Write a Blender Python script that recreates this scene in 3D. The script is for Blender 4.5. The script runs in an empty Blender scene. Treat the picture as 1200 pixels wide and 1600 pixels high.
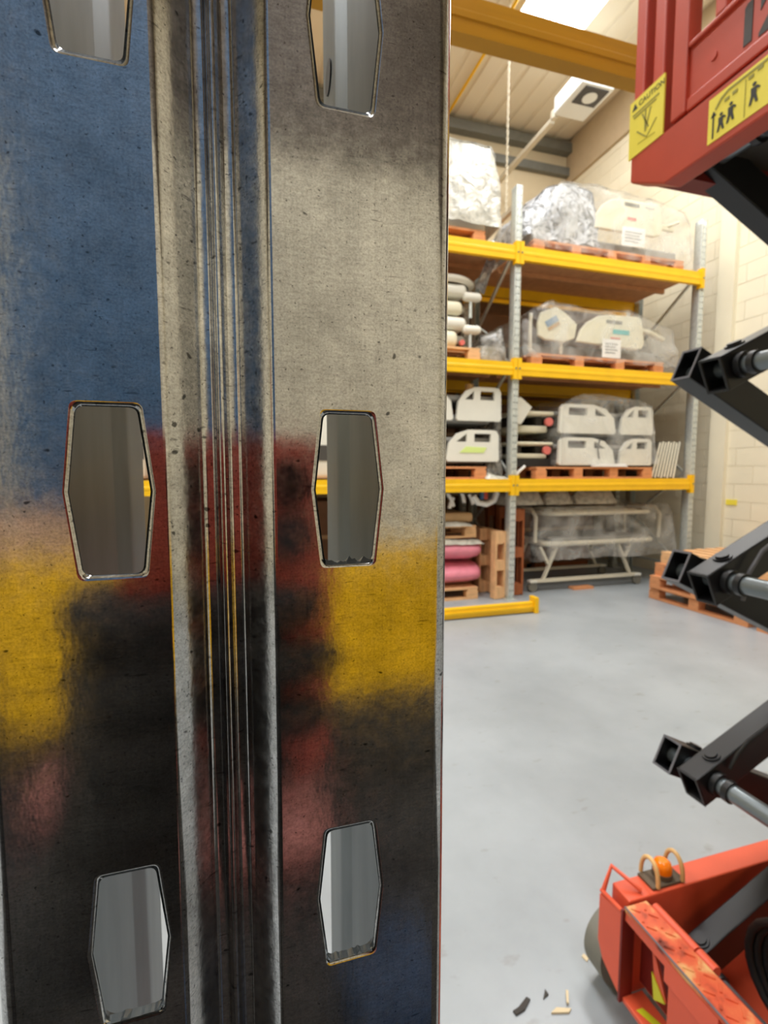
import bpy, bmesh, math, random
from mathutils import Vector, Matrix, noise
random.seed(7)
R = math.radians
S = bpy.context.scene
C = S.collection

# ------------------------------------------------------------------ camera
cam_d = bpy.data.cameras.new('camera')
cam = bpy.data.objects.new('camera', cam_d); C.objects.link(cam)
cam.location = (0, 0, 1.5)
cam.rotation_euler = (R(90 - 4.68), 0, R(-16.1))
cam_d.sensor_fit = 'VERTICAL'
cam_d.sensor_height = 24.0
cam_d.lens = 24.0 * 762.0 / 1600.0
cam_d.clip_start = 0.005
cam_d.clip_end = 60
cam_d.dof.use_dof = True
cam_d.dof.focus_distance = 0.0885
cam_d.dof.aperture_fstop = 25.0
S.camera = cam

# ------------------------------------------------------------------ world and exposure
w = bpy.data.worlds.new('overcast_sky'); S.world = w
w.use_nodes = True
w.node_tree.nodes['Background'].inputs[0].default_value = (0.80, 0.88, 1.0, 1)
w.node_tree.nodes['Background'].inputs[1].default_value = 1.0
S.view_settings.view_transform = 'Standard'
S.view_settings.look = 'None'
S.view_settings.gamma = 1
S.view_settings.use_curve_mapping = False
S.view_settings.exposure = 0.0
SKYLIGHT = 22.0

# ------------------------------------------------------------------ materials
MAT = {}
def mat(name, col, rough=0.5, metal=0.0, var=0.0, scale=8.0, bump=0.0, bscale=60.0, alpha=1.0, spec=0.5, stretch=None, coat=0.0, trans=0.0):
    m = bpy.data.materials.new(name); m.use_nodes = True
    nt = m.node_tree; b = nt.nodes['Principled BSDF']
    b.inputs['Base Color'].default_value = (*col, 1)
    b.inputs['Roughness'].default_value = rough
    b.inputs['Metallic'].default_value = metal
    b.inputs['Specular IOR Level'].default_value = spec
    b.inputs['Alpha'].default_value = alpha
    b.inputs['Coat Weight'].default_value = coat
    tc = nt.nodes.new('ShaderNodeTexCoord')
    src = tc.outputs['Object']
    if stretch:
        mp = nt.nodes.new('ShaderNodeMapping'); mp.inputs['Scale'].default_value = stretch
        nt.links.new(src, mp.inputs['Vector']); src = mp.outputs['Vector']
    if var > 0:
        n = nt.nodes.new('ShaderNodeTexNoise'); n.inputs['Scale'].default_value = scale; n.inputs['Detail'].default_value = 5
        nt.links.new(src, n.inputs['Vector'])
        r = nt.nodes.new('ShaderNodeValToRGB')
        r.color_ramp.elements[0].position = 0.3; r.color_ramp.elements[1].position = 0.7
        r.color_ramp.elements[0].color = (*[c * (1 - var) for c in col], 1)
        r.color_ramp.elements[1].color = (*[min(1, c * (1 + var * 0.6)) for c in col], 1)
        nt.links.new(n.outputs['Fac'], r.inputs['Fac']); nt.links.new(r.outputs['Color'], b.inputs['Base Color'])
    if bump > 0:
        n2 = nt.nodes.new('ShaderNodeTexNoise'); n2.inputs['Scale'].default_value = bscale; n2.inputs['Detail'].default_value = 3
        nt.links.new(src, n2.inputs['Vector'])
        bp = nt.nodes.new('ShaderNodeBump'); bp.inputs['Strength'].default_value = bump; bp.inputs['Distance'].default_value = 0.02
        nt.links.new(n2.outputs['Fac'], bp.inputs['Height']); nt.links.new(bp.outputs['Normal'], b.inputs['Normal'])
    MAT[name] = m
    return m

def lin(r, g, b):
    f = lambda c: (c / 255 / 12.92) if c / 255 <= 0.04045 else ((c / 255 + 0.055) / 1.055) ** 2.4
    return (f(r), f(g), f(b))

mat('wall_paint', lin(230, 221, 196), 0.75, var=0.06, scale=1.5, bump=0.1, bscale=90)
mat('mortar', lin(222, 212, 186), 0.9)
mat('back_wall', lin(205, 190, 160), 0.8, var=0.05, scale=1.0)
mat('clad_brown', lin(190, 170, 140), 0.7, var=0.05)
mat('band_dark', lin(95, 84, 72), 0.7, var=0.05)
mat('roof_sheet', lin(228, 218, 196), 0.6, var=0.05, scale=0.8)
mat('steel_grey', lin(120, 122, 118), 0.5, 0.3, var=0.1)
mat('galv_far', lin(214, 219, 215), 0.42, 0.65, var=0.15, scale=30)
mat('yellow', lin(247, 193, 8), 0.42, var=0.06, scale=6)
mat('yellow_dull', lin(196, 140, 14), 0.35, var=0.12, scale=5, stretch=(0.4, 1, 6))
mat('chipboard', lin(206, 150, 104), 0.8, var=0.12, scale=12)
mat('pallet_wood', lin(214, 146, 98), 0.8, var=0.2, scale=9, stretch=(1, 1, 4))
mat('pallet_pale', lin(226, 178, 128), 0.8, var=0.18, scale=9, stretch=(1, 1, 4))
mat('pallet_dark', lin(165, 92, 50), 0.8, var=0.2, scale=9, stretch=(1, 1, 4))
mat('cream_plastic', lin(226, 220, 194), 0.4, var=0.03)
mat('white_plastic', lin(228, 225, 212), 0.4, var=0.03)
mat('cream_tube', lin(220, 212, 190), 0.4)
mat('panel_gap_shade', lin(112, 103, 88), 0.5)  # cream panel faces darkened to stand in for shade in the gaps
mat('grey_deck', lin(150, 148, 142), 0.6, var=0.1)
mat('dark_recess', lin(70, 66, 60), 0.6)
mat('rail_window', lin(120, 116, 104), 0.6)
mat('card_white', lin(246, 244, 240), 0.6)
mat('card_ink', lin(165, 165, 165), 0.6)
mat('label_teal', lin(60, 180, 180), 0.5)
mat('label_red', lin(215, 110, 100), 0.5)
mat('label_green', lin(214, 232, 140), 0.5)
mat('screen_blue', lin(140, 160, 180), 0.3)
mat('pink_plastic', lin(232, 138, 156), 0.35, var=0.22, scale=5, bump=0.3, bscale=14)
mat('salmon_plastic', lin(188, 122, 116), 0.4, var=0.15, scale=5)
mat('cardboard', lin(196, 160, 116), 0.8, var=0.06)
mat('carton_brown', lin(132, 96, 68), 0.8, var=0.1)
mat('plywood', lin(205, 168, 140), 0.75, var=0.12, scale=5, stretch=(1, 1, 5))
mat('blue_tarp', lin(62, 98, 136), 0.5, var=0.1, scale=3, bump=0.25, bscale=4)
mat('tote_blue', lin(26, 50, 80), 0.5)
mat('panel_edge_white', lin(236, 232, 214), 0.5)
mat('lift_red', lin(186, 68, 46), 0.42, var=0.10, scale=7)
mat('lift_red_gloss', lin(192, 72, 54), 0.34, var=0.08, scale=6)
mat('base_red', lin(228, 92, 60), 0.4, var=0.07, scale=7)
mat('lift_shade_red', lin(120, 26, 16), 0.5)  # red paint darkened to stand in for shade under and inside the lift
mat('arm_black', lin(22, 22, 24), 0.38, var=0.1, scale=20, spec=0.5)
mat('arm_rim', lin(104, 104, 110), 0.4, var=0.1, scale=30)
mat('rod_steel', lin(120, 128, 132), 0.28, 0.55, var=0.1)
mat('rubber', lin(26, 26, 27), 0.55)
mat('unseen_dark_mat', lin(38, 37, 36), 0.8, var=.1)
mat('tyre_grey', lin(128, 126, 116), 0.75, var=0.1, scale=15)
mat('sticker_yellow', lin(236, 218, 74), 0.5, var=0.03)
mat('ink', lin(40, 40, 36), 0.6)
mat('ink_soft', lin(150, 140, 60), 0.6)
mat('stencil', lin(62, 56, 54), 0.6, var=0.15, scale=60)
mat('tape_yellow', lin(214, 214, 40), 0.4)
mat('beacon_orange', lin(255, 130, 10), 0.2, spec=0.6)
mat('beacon_guard', lin(226, 182, 120), 0.35)
mat('plate_brown', lin(92, 78, 60), 0.7)
mat('wood_scrap', lin(214, 196, 160), 0.8)
mat('dark_scrap', lin(60, 56, 52), 0.8)
mat('phone_red', lin(180, 78, 62), 0.45)
mat('phone_glass', lin(10, 10, 12), 0.1)
mat('glove', lin(30, 28, 26), 0.8)
mat('jacket', lin(28, 27, 28), 0.85)
mat('skin', lin(214, 160, 134), 0.55)
mat('hair', lin(48, 36, 28), 0.7)
mat('lamp_white', lin(230, 234, 232), 0.4)
mat('lamp_dark', lin(70, 70, 72), 0.4)
mat('chain_steel', lin(218, 208, 184), 0.5, 0.0)
mat('pipe_white', lin(205, 198, 180), 0.5)

def tape_mat():
    # worn orange paint on the chequer step: paint rubbed through to a pale and brown undercoat
    m = mat('step_worn', lin(214, 92, 52), 0.55)
    nt = m.node_tree; b = nt.nodes['Principled BSDF']
    tc = nt.nodes.new('ShaderNodeTexCoord')
    n = nt.nodes.new('ShaderNodeTexNoise'); n.inputs['Scale'].default_value = 16; n.inputs['Detail'].default_value = 6
    nt.links.new(tc.outputs['Object'], n.inputs['Vector'])
    r = nt.nodes.new('ShaderNodeValToRGB'); e = r.color_ramp.elements
    e[0].position = 0.33; e[0].color = (*lin(120, 48, 30), 1)
    e[1].position = 0.45; e[1].color = (*lin(212, 88, 54), 1)
    for p, c in ((0.56, lin(218, 104, 62)), (0.66, lin(222, 170, 110))):
        x = e.new(p); x.color = (*c, 1)
    nt.links.new(n.outputs['Fac'], r.inputs['Fac']); nt.links.new(r.outputs['Color'], b.inputs['Base Color'])
tape_mat()

def floor_mat():
    m = mat('floor_epoxy', lin(180, 187, 192), 0.3, spec=0.5)
    nt = m.node_tree; b = nt.nodes['Principled BSDF']; L = nt.links.new
    tc = nt.nodes.new('ShaderNodeTexCoord')
    n = nt.nodes.new('ShaderNodeTexNoise'); n.inputs['Scale'].default_value = 1.3; n.inputs['Detail'].default_value = 8; n.inputs['Roughness'].default_value = 0.62
    L(tc.outputs['Object'], n.inputs['Vector'])
    r = nt.nodes.new('ShaderNodeValToRGB'); e = r.color_ramp.elements
    e[0].position = 0.32; e[0].color = (*lin(148, 154, 158), 1); e[1].position = 0.62; e[1].color = (*lin(164, 170, 174), 1)
    L(n.outputs['Fac'], r.inputs['Fac'])
    # scuffs
    mp = nt.nodes.new('ShaderNodeMapping'); mp.inputs['Scale'].default_value = (5, 9, 5); mp.inputs['Rotation'].default_value = (0, 0, 0.7)
    L(tc.outputs['Object'], mp.inputs['Vector'])
    n2 = nt.nodes.new('ShaderNodeTexNoise'); n2.inputs['Scale'].default_value = 1.6; n2.inputs['Detail'].default_value = 7
    L(mp.outputs['Vector'], n2.inputs['Vector'])
    r2 = nt.nodes.new('ShaderNodeValToRGB'); e = r2.color_ramp.elements
    e[0].position = 0.64; e[0].color = (0, 0, 0, 1); e[1].position = 0.74; e[1].color = (1, 1, 1, 1)
    L(n2.outputs['Fac'], r2.inputs['Fac'])
    mx = nt.nodes.new('ShaderNodeMix'); mx.data_type = 'RGBA'
    mm = nt.nodes.new('ShaderNodeMath'); mm.operation = 'MULTIPLY'; mm.inputs[1].default_value = 0.55
    L(r2.outputs['Color'], mm.inputs[0]); L(mm.outputs[0], mx.inputs['Factor'])
    L(r.outputs['Color'], mx.inputs['A']); mx.inputs['B'].default_value = (*lin(128, 126, 120), 1)
    L(mx.outputs['Result'], b.inputs['Base Color'])
    r3 = nt.nodes.new('ShaderNodeMapRange'); r3.inputs['To Min'].default_value = 0.22; r3.inputs['To Max'].default_value = 0.42
    L(n.outputs['Fac'], r3.inputs['Value']); L(r3.outputs['Result'], b.inputs['Roughness'])
floor_mat()

def galv_near():
    # pre-galvanised strip steel: smooth mirror-like zinc with pits, specks and fine rolling lines
    m = mat('galv_near', (0.5, 0.48, 0.45), 0.2, 1.0)
    nt = m.node_tree; b = nt.nodes['Principled BSDF']; L = nt.links.new
    tc = nt.nodes.new('ShaderNodeTexCoord')
    def nz(scale, detail, st=(1, 1, 1), rough=0.6):
        mp = nt.nodes.new('ShaderNodeMapping'); mp.inputs['Scale'].default_value = st
        L(tc.outputs['Object'], mp.inputs['Vector'])
        n = nt.nodes.new('ShaderNodeTexNoise'); n.inputs['Scale'].default_value = scale; n.inputs['Detail'].default_value = detail; n.inputs['Roughness'].default_value = rough
        L(mp.outputs['Vector'], n.inputs['Vector']); return n.outputs['Fac']
    def ramp(src, p0, c0, p1, c1):
        r = nt.nodes.new('ShaderNodeValToRGB'); e = r.color_ramp.elements
        e[0].position = p0; e[0].color = (c0, c0, c0, 1); e[1].position = p1; e[1].color = (c1, c1, c1, 1)
        L(src, r.inputs['Fac']); return r.outputs['Color']
    def mul(a, c):
        x = nt.nodes.new('ShaderNodeMix'); x.data_type = 'RGBA'; x.blend_type = 'MULTIPLY'; x.inputs['Factor'].default_value = 1
        L(a, x.inputs['A']); L(c, x.inputs['B']); return x.outputs['Result']
    mottled = ramp(nz(150, 6), 0.3, 0.70, 0.7, 0.96)
    pits = ramp(nz(1500, 2), 0.28, 0.35, 0.37, 1.0)
    streak = ramp(nz(900, 5, (0.45, 1, 1.8), 0.75), 0.3, 0.74, 0.58, 1.0)
    vert = ramp(nz(900, 3, (1.6, 1, 0.05)), 0.25, 0.88, 0.6, 1.0)
    grain = ramp(nz(2600, 3), 0.34, 0.72, 0.6, 1.0)
    spots = ramp(nz(520, 1, (0.8, 1, 1.15)), 0.215, 0.22, 0.275, 1.0)
    dash = ramp(nz(420, 2, (0.5, 1, 3.2), 0.5), 0.25, 0.5, 0.33, 1.0)
    cloud = ramp(nz(38, 4), 0.3, 0.72, 0.62, 1.0)
    col = mul(mul(mul(mul(mottled, pits), streak), vert), grain)
    col = mul(mul(mul(col, spots), dash), cloud)
    tint = nt.nodes.new('ShaderNodeMix'); tint.data_type = 'RGBA'; tint.blend_type = 'MULTIPLY'; tint.inputs['Factor'].default_value = 1
    L(col, tint.inputs['A']); tint.inputs['B'].default_value = (0.86, 0.86, 0.86, 1)
    L(tint.outputs['Result'], b.inputs['Base Color'])
    rr = nt.nodes.new('ShaderNodeMapRange'); rr.inputs['From Min'].default_value = 0.3; rr.inputs['From Max'].default_value = 0.7
    rr.inputs['To Min'].default_value = 0.09; rr.inputs['To Max'].default_value = 0.17
    L(nz(420, 4), rr.inputs['Value']); L(rr.outputs['Result'], b.inputs['Roughness'])
    bp = nt.nodes.new('ShaderNodeBump'); bp.inputs['Strength'].default_value = 0.10; bp.inputs['Distance'].default_value = 0.0003
    L(nz(260, 3, (1, 1, 0.5)), bp.inputs['Height']); L(bp.outputs['Normal'], b.inputs['Normal'])
galv_near()

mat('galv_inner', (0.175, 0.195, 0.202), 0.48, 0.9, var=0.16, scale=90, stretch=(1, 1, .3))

def plastic_mat(name, col, alpha0, alpha1, scale=5.0, dark=0.0):
    # thin clear polythene wrap, creased
    m = mat(name, col, 0.22, spec=0.7)
    nt = m.node_tree; b = nt.nodes['Principled BSDF']; L = nt.links.new
    tc = nt.nodes.new('ShaderNodeTexCoord')
    n = nt.nodes.new('ShaderNodeTexNoise'); n.inputs['Scale'].default_value = scale; n.inputs['Detail'].default_value = 5; n.inputs['Distortion'].default_value = 1.2
    L(tc.outputs['Object'], n.inputs['Vector'])
    r = nt.nodes.new('ShaderNodeMapRange'); r.inputs['From Min'].default_value = 0.35; r.inputs['From Max'].default_value = 0.68
    r.inputs['To Min'].default_value = alpha0; r.inputs['To Max'].default_value = alpha1
    L(n.outputs['Fac'], r.inputs['Value']); L(r.outputs['Result'], b.inputs['Alpha'])
    if dark:  # dark streaks in the colour stand in for shaded folds
        n3 = nt.nodes.new('ShaderNodeTexNoise'); n3.inputs['Scale'].default_value = scale * 1.3; n3.inputs['Detail'].default_value = 3; n3.inputs['Distortion'].default_value = 2.5
        L(tc.outputs['Object'], n3.inputs['Vector'])
        cr = nt.nodes.new('ShaderNodeValToRGB'); e = cr.color_ramp.elements
        e[0].position = 0.36; e[0].color = (*[c * (1 - dark) for c in col], 1); e[1].position = 0.56; e[1].color = (*col, 1)
        L(n3.outputs['Fac'], cr.inputs['Fac']); L(cr.outputs['Color'], b.inputs['Base Color'])
    bp = nt.nodes.new('ShaderNodeBump'); bp.inputs['Strength'].default_value = 0.6; bp.inputs['Distance'].default_value = 0.05
    L(n.outputs['Fac'], bp.inputs['Height']); L(bp.outputs['Normal'], b.inputs['Normal'])
plastic_mat('clear_wrap', lin(225, 224, 218), 0.05, 0.40, 3.0)
plastic_mat('white_wrap', lin(210, 206, 192), 0.8, 1.0, 4, .35)
plastic_mat('silver_wrap', lin(212, 214, 218), 0.6, 1.0, 5, .75)
plastic_mat('grey_wrap', lin(184, 180, 172), 0.35, 0.8, 5, .6)

def emit_mat(name, col, s):
    m = bpy.data.materials.new(name); m.use_nodes = True; nt = m.node_tree
    nt.nodes.remove(nt.nodes['Principled BSDF'])
    e = nt.nodes.new('ShaderNodeEmission'); e.inputs[0].default_value = (*col, 1); e.inputs[1].default_value = s
    nt.links.new(e.outputs[0], nt.nodes['Material Output'].inputs[0]); MAT[name] = m
emit_mat('skylight_glow', (0.98, 0.99, 1.0), SKYLIGHT)

# ------------------------------------------------------------------ builders
ORG = {}
def tag(o, label, cat, group=None, kind=None):
    o['label'] = label; o['category'] = cat
    if group: o['group'] = group
    if kind: o['kind'] = kind
    return o
def thing(name, label, cat, loc=(0, 0, 0), rot=(0, 0, 0), group=None):
    o = bpy.data.objects.new(name, None); C.objects.link(o)
    o.empty_display_size = 0.1
    o.location = loc; o.rotation_euler = rot
    ORG[o.name] = Vector(loc)
    return tag(o, label, cat, group)
def org(p):
    return ORG.get(p.name, Vector((0, 0, 0))) if p else Vector((0, 0, 0))
def link(name, me, m, parent=None, local=False):
    if m and not me.materials: me.materials.append(MAT[m])
    o = bpy.data.objects.new(name, me); C.objects.link(o)
    if parent:
        o.parent = parent
        ORG[o.name] = org(parent)
    return o

class MB:
    def __init__(s): s.v = []; s.f = []; s.sm = []
    def add(s, vs, fs, smooth=False):
        n = len(s.v); s.v += [tuple(p) for p in vs]
        for f in fs: s.f.append(tuple(i + n for i in f)); s.sm.append(smooth)
        return s
    def box(s, x0, x1, y0, y1, z0, z1):
        return s.add([(x0, y0, z0), (x1, y0, z0), (x1, y1, z0), (x0, y1, z0), (x0, y0, z1), (x1, y0, z1), (x1, y1, z1), (x0, y1, z1)],
                     [(0, 3, 2, 1), (4, 5, 6, 7), (0, 1, 5, 4), (1, 2, 6, 5), (2, 3, 7, 6), (3, 0, 4, 7)])
    def obox(s, c, size, M):
        hx, hy, hz = [q / 2 for q in size]; c = Vector(c)
        vs = [c + M @ Vector(p) for p in ((-hx, -hy, -hz), (hx, -hy, -hz), (hx, hy, -hz), (-hx, hy, -hz), (-hx, -hy, hz), (hx, -hy, hz), (hx, hy, hz), (-hx, hy, hz))]
        return s.add(vs, [(0, 3, 2, 1), (4, 5, 6, 7), (0, 1, 5, 4), (1, 2, 6, 5), (2, 3, 7, 6), (3, 0, 4, 7)])
    def bar(s, a, b, w, h):
        # box section from a to b
        a = Vector(a); b = Vector(b); d = b - a
        q = d.to_track_quat('X', 'Z').to_matrix()
        return s.obox((a + b) / 2, (d.length, w, h), q)
    def tube(s, pts, r, n=10, closed=False, caps=True):
        P = [Vector(p) for p in pts]; m = len(P); rings = []
        rr = r if isinstance(r, (list, tuple)) else [r] * m
        up = None
        for i in range(m):
            if closed: t = P[(i + 1) % m] - P[i - 1]
            else: t = P[min(i + 1, m - 1)] - P[max(i - 1, 0)]
            t.normalize()
            if up is None: up = t.orthogonal().normalized()
            up = (up - t * up.dot(t))
            if up.length < 1e-6: up = t.orthogonal()
            up.normalize(); sd = t.cross(up)
            rings.append([P[i] + (up * math.cos(2 * math.pi * k / n) + sd * math.sin(2 * math.pi * k / n)) * rr[i] for k in range(n)])
        vs = [p for g in rings for p in g]; fs = []
        for i in range(m if closed else m - 1):
            a = i * n; b = ((i + 1) % m) * n
            for k in range(n): fs.append((a + k, a + (k + 1) % n, b + (k + 1) % n, b + k))
        s.add(vs, fs, True)
        if caps and not closed:
            s.add(rings[0], [tuple(reversed(range(n)))]); s.add(rings[-1], [tuple(range(n))])
        return s
    def cyl(s, a, b, r, n=20): return s.tube([a, b], r, n)
    def plate(s, outer, holes, fn, d0, d1):
        # flat plate with holes; fn(a, b, d) -> xyz
        bm = bmesh.new(); loops = []
        for lp in [outer] + list(holes):
            vs = [bm.verts.new((p[0], p[1], 0)) for p in lp]
            for i in range(len(vs)): bm.edges.new((vs[i], vs[(i + 1) % len(vs)]))
            loops.append(vs)
        bmesh.ops.triangle_fill(bm, use_beauty=True, use_dissolve=False, edges=bm.edges[:], normal=(0, 0, 1))
        bm.verts.index_update()
        n = len(bm.verts); co = [v.co.copy() for v in bm.verts]
        fs = [[v.index for v in f.verts] for f in bm.faces]
        vs = [fn(c.x, c.y, d0) for c in co] + [fn(c.x, c.y, d1) for c in co]
        F = [tuple(f) for f in fs] + [tuple(reversed([i + n for i in f])) for f in fs]
        for lp in loops:
            ix = [v.index for v in lp]
            for i in range(len(ix)):
                a, b = ix[i], ix[(i + 1) % len(ix)]; F.append((a, b, b + n, a + n))
        bm.free(); return s.add(vs, F)
    def mesh(s, name, fixnorm=True, off=None):
        me = bpy.data.meshes.new(name)
        vs = s.v if off is None else [(p[0] - off[0], p[1] - off[1], p[2] - off[2]) for p in s.v]
        me.from_pydata(vs, [], s.f); me.polygons.foreach_set('use_smooth', s.sm)
        if fixnorm:
            bm = bmesh.new(); bm.from_mesh(me); bmesh.ops.recalc_face_normals(bm, faces=bm.faces[:]); bm.to_mesh(me); bm.free()
        me.update(); return me
    def build(s, name, m, parent=None, bevel=0, seg=2, local=False):
        o = link(name, s.mesh(name, off=None if (local or not parent) else org(parent)), m, parent)
        if bevel:
            md = o.modifiers.new('bevel', 'BEVEL'); md.width = bevel; md.segments = seg; md.limit_method = 'ANGLE'; md.angle_limit = R(40)
            md.harden_normals = False
        return o
def struct(o): o['kind'] = 'structure'; return o
def Yz(a, b, d): return (a, d, b)          # plate in the u-z plane, thickness along v
def Xz(a, b, d): return (d, a, b)          # plate in the v-z plane, thickness along u
def rr(x0, x1, z0, z1, r, n=4):
    out = []
    for cx, cz, a0 in ((x1 - r, z1 - r, 0), (x0 + r, z1 - r, 90), (x0 + r, z0 + r, 180), (x1 - r, z0 + r, 270)):
        for i in range(n + 1):
            a = R(a0 + 90 * i / n); out.append((cx + r * math.cos(a), cz + r * math.sin(a)))
    return out
def copy_tree(o, parent=None):
    c = o.copy(); C.objects.link(c); c.parent = parent
    for ch in o.children: copy_tree(ch, c)
    return c

# ================================================================== the setting
UW, VB, UL, VF = 6.0, 8.3, -7.0, -4.5      # right wall, back wall, left wall, front wall
def roof_z(v): return 7.6 + 0.03 * (v - 8.3)
fl = struct(MB().box(UL - .2, UW + .2, VF - .2, VB + .2, -0.1, 0).build('floor', 'floor_epoxy'))
wr = struct(MB().box(UW + .004, UW + .2, VF - .2, VB + .2, 0, 8.0).build('wall_right', 'mortar'))
struct(MB().box(UL - .2, UW, VB, VB + .2, 0, 8.0).build('wall_back', 'back_wall'))
struct(MB().box(UL - .2, UL, VF, VB, 0, 8.0).build('wall_left', 'wall_paint'))
wf = struct(MB().box(UL - .2, UW, VF - .2, VF, 0, 8.0).build('wall_front', 'wall_paint'))
# painted blockwork on the right wall: single blocks where the photo shows them
bw, bh = 0.45, 0.225
blk = MB().box(0, 0.03, 0.0025, bw - 0.0025, 0.0025, bh - 0.0025).mesh('block')
blk.materials.append(MAT['wall_paint'])
upper = MB()
for r_ in range(0, 31):
    z = r_ * bh
    v = VF + (0.225 if r_ % 2 else 0)
    while v < VB - 0.1:
        x = UW - 0.002 + random.uniform(-0.0015, 0.0015)
        near = 2.0 < v < 6.6 and z < 4.9
        if near:
            o = link('block', blk, None, wr); o.location = (x, v, z)
        else:
            upper.box(x, x + 0.03, v + 0.0025, min(v + bw - 0.0025, VB), z + 0.0025, z + bh - 0.0025)
        v += bw
o = upper.build('blockwork', 'wall_paint', wr); o['kind'] = 'stuff'
# shallow pilaster on the right wall
struct(MB().box(UW - 0.06, UW, 4.84, 5.06, 0, 6.85).build('trim_1', 'wall_paint'))
# brown liner band at the head of the right wall
struct(MB().box(UW - 0.05, UW, VF, VB, 6.86, 7.6).build('trim_2', 'clad_brown'))
dark_band = struct(MB().box(UL, UW, VF, VF + 0.05, 4.35, 7.3).build('trim_3', 'band_dark'))  # unseen front-wall band, added to darken the upper reflection in the steel
struct(MB().box(UL, UW - .05, VB - 0.16, VB, 7.36, 7.52).build('trim_4', 'steel_grey'))
struct(MB().box(UL, UW - .05, VB - 0.1, VB, 6.98, 7.12).build('trim_5', 'steel_grey'))
# roof: trapezoidal liner sheets one metre wide, with rooflight strips
ceil = struct(bpy.data.objects.new('ceiling', None)); C.objects.link(ceil)
SKY = [(3.64, 4.62, 1.2, 6.45), (-0.3, 0.68, -0.2, 4.4), (-4.3, -3.32, 0.2, 5.4), (-0.3, 0.68, -3.6, -1.8)]  # first rooflight is in view; the rest are unseen, added to light the hall
def sheet(u0, u1, v0, v1):
    mb = MB(); p = []
    n = max(1, round((u1 - u0) / 0.326)); w_ = (u1 - u0) / n
    for i in range(n):
        a = u0 + i * w_
        p += [(a, 0), (a + w_ * .68, 0), (a + w_ * .76, .032), (a + w_ * .92, .032)]
    p.append((u1, 0))
    vs = []
    for q in p: vs += [(q[0], v0, roof_z(v0) + q[1]), (q[0], v1, roof_z(v1) + q[1])]
    mb.add(vs, [(2 * i, 2 * i + 2, 2 * i + 3, 2 * i + 1) for i in range(len(p) - 1)])
    return mb
edges = sorted({UL, -5.3, -4.3, -3.32, -2.3, -1.3, -0.3, 0.68, 1.67, 2.66, 3.64, 4.62, UW, 5.3, -6.2})
for a, b in zip(edges[:-1], edges[1:]):
    cuts = [(s[2], s[3]) for s in SKY if abs(s[0] - a) < .01]
    cuts.sort(); v = VF
    for c0, c1 in cuts + [(VB, VB)]:
        if c0 > v: sheet(a, b, v, c0).build('roof_sheet', 'roof_sheet', ceil)
        v = c1
for i, (a, b, c0, c1) in enumerate(SKY):
    f = MB()
    for (x0, x1, y0, y1) in ((a - .03, a, c0, c1), (b, b + .03, c0, c1), (a - .03, b + .03, c0 - .03, c0), (a - .03, b + .03, c1, c1 + .03)):
        f.add([(x, y, roof_z(y) + dz) for dz in (-.01, .12) for x, y in ((x0, y0), (x1, y0), (x1, y1), (x0, y1))],
              [(0, 3, 2, 1), (4, 5, 6, 7), (0, 1, 5, 4), (1, 2, 6, 5), (2, 3, 7, 6), (3, 0, 4, 7)])
    fo = struct(f.build('window_%d' % (i + 1), 'roof_sheet'))
    MB().add([(a, c0, roof_z(c0) + .06), (b, c0, roof_z(c0) + .06), (b, c1, roof_z(c1) + .06), (a, c1, roof_z(c1) + .06)], [(0, 3, 2, 1)]).build('pane', 'skylight_glow', fo)
# outer weather skin above the liner
MB().box(UL - .3, UW + .3, VF - .3, VB + .3, 7.95, 8.0).build('roof_deck', 'steel_grey', ceil)

# ================================================================== upright section (shared by all racking)
PITCH = 0.075
def fillet(path, radii, n=6):
    out = [path[0]]
    for i in range(1, len(path) - 1):
        a, b, c = (Vector(path[i - 1]), Vector(path[i]), Vector(path[i + 1])); r = radii[i]
        d1 = (a - b).normalized(); d2 = (c - b).normalized(); ang = d1.angle(d2)
        t = r / math.tan(ang / 2); cen = b + (d1 + d2).normalized() * (r / math.sin(ang / 2))
        s0 = b + d1 * t - cen; s1 = b + d2 * t - cen
        th = math.atan2(s0.x * s1.y - s0.y * s1.x, s0.dot(s1))
        for k in range(n + 1):
            q = th * k / n; out.append((cen.x + s0.x * math.cos(q) - s0.y * math.sin(q), cen.y + s0.x * math.sin(q) + s0.y * math.cos(q)))
    out.append(path[-1]); return out
def slot_outline(grow=0.0):
    top, mid, hh, r = 0.0041 + grow, 0.0056 + grow, 0.0128 + grow, 0.0011
    hexa = [(top, hh), (-top, hh), (-mid, 0), (-top, -hh), (top, -hh), (mid, 0)]
    out = []
    for i, p in enumerate(hexa):
        if i in (2, 5): out.append(p); continue
        a = Vector(hexa[i - 1]); c = Vector(hexa[(i + 1) % 6]); b = Vector(p)
        d1 = (a - b).normalized(); d2 = (c - b).normalized()
        for k in range(5):
            t = k / 4; out.append(tuple(b + d1 * r * (1 - t) ** 2 + d2 * r * t ** 2))
    return out
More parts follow.
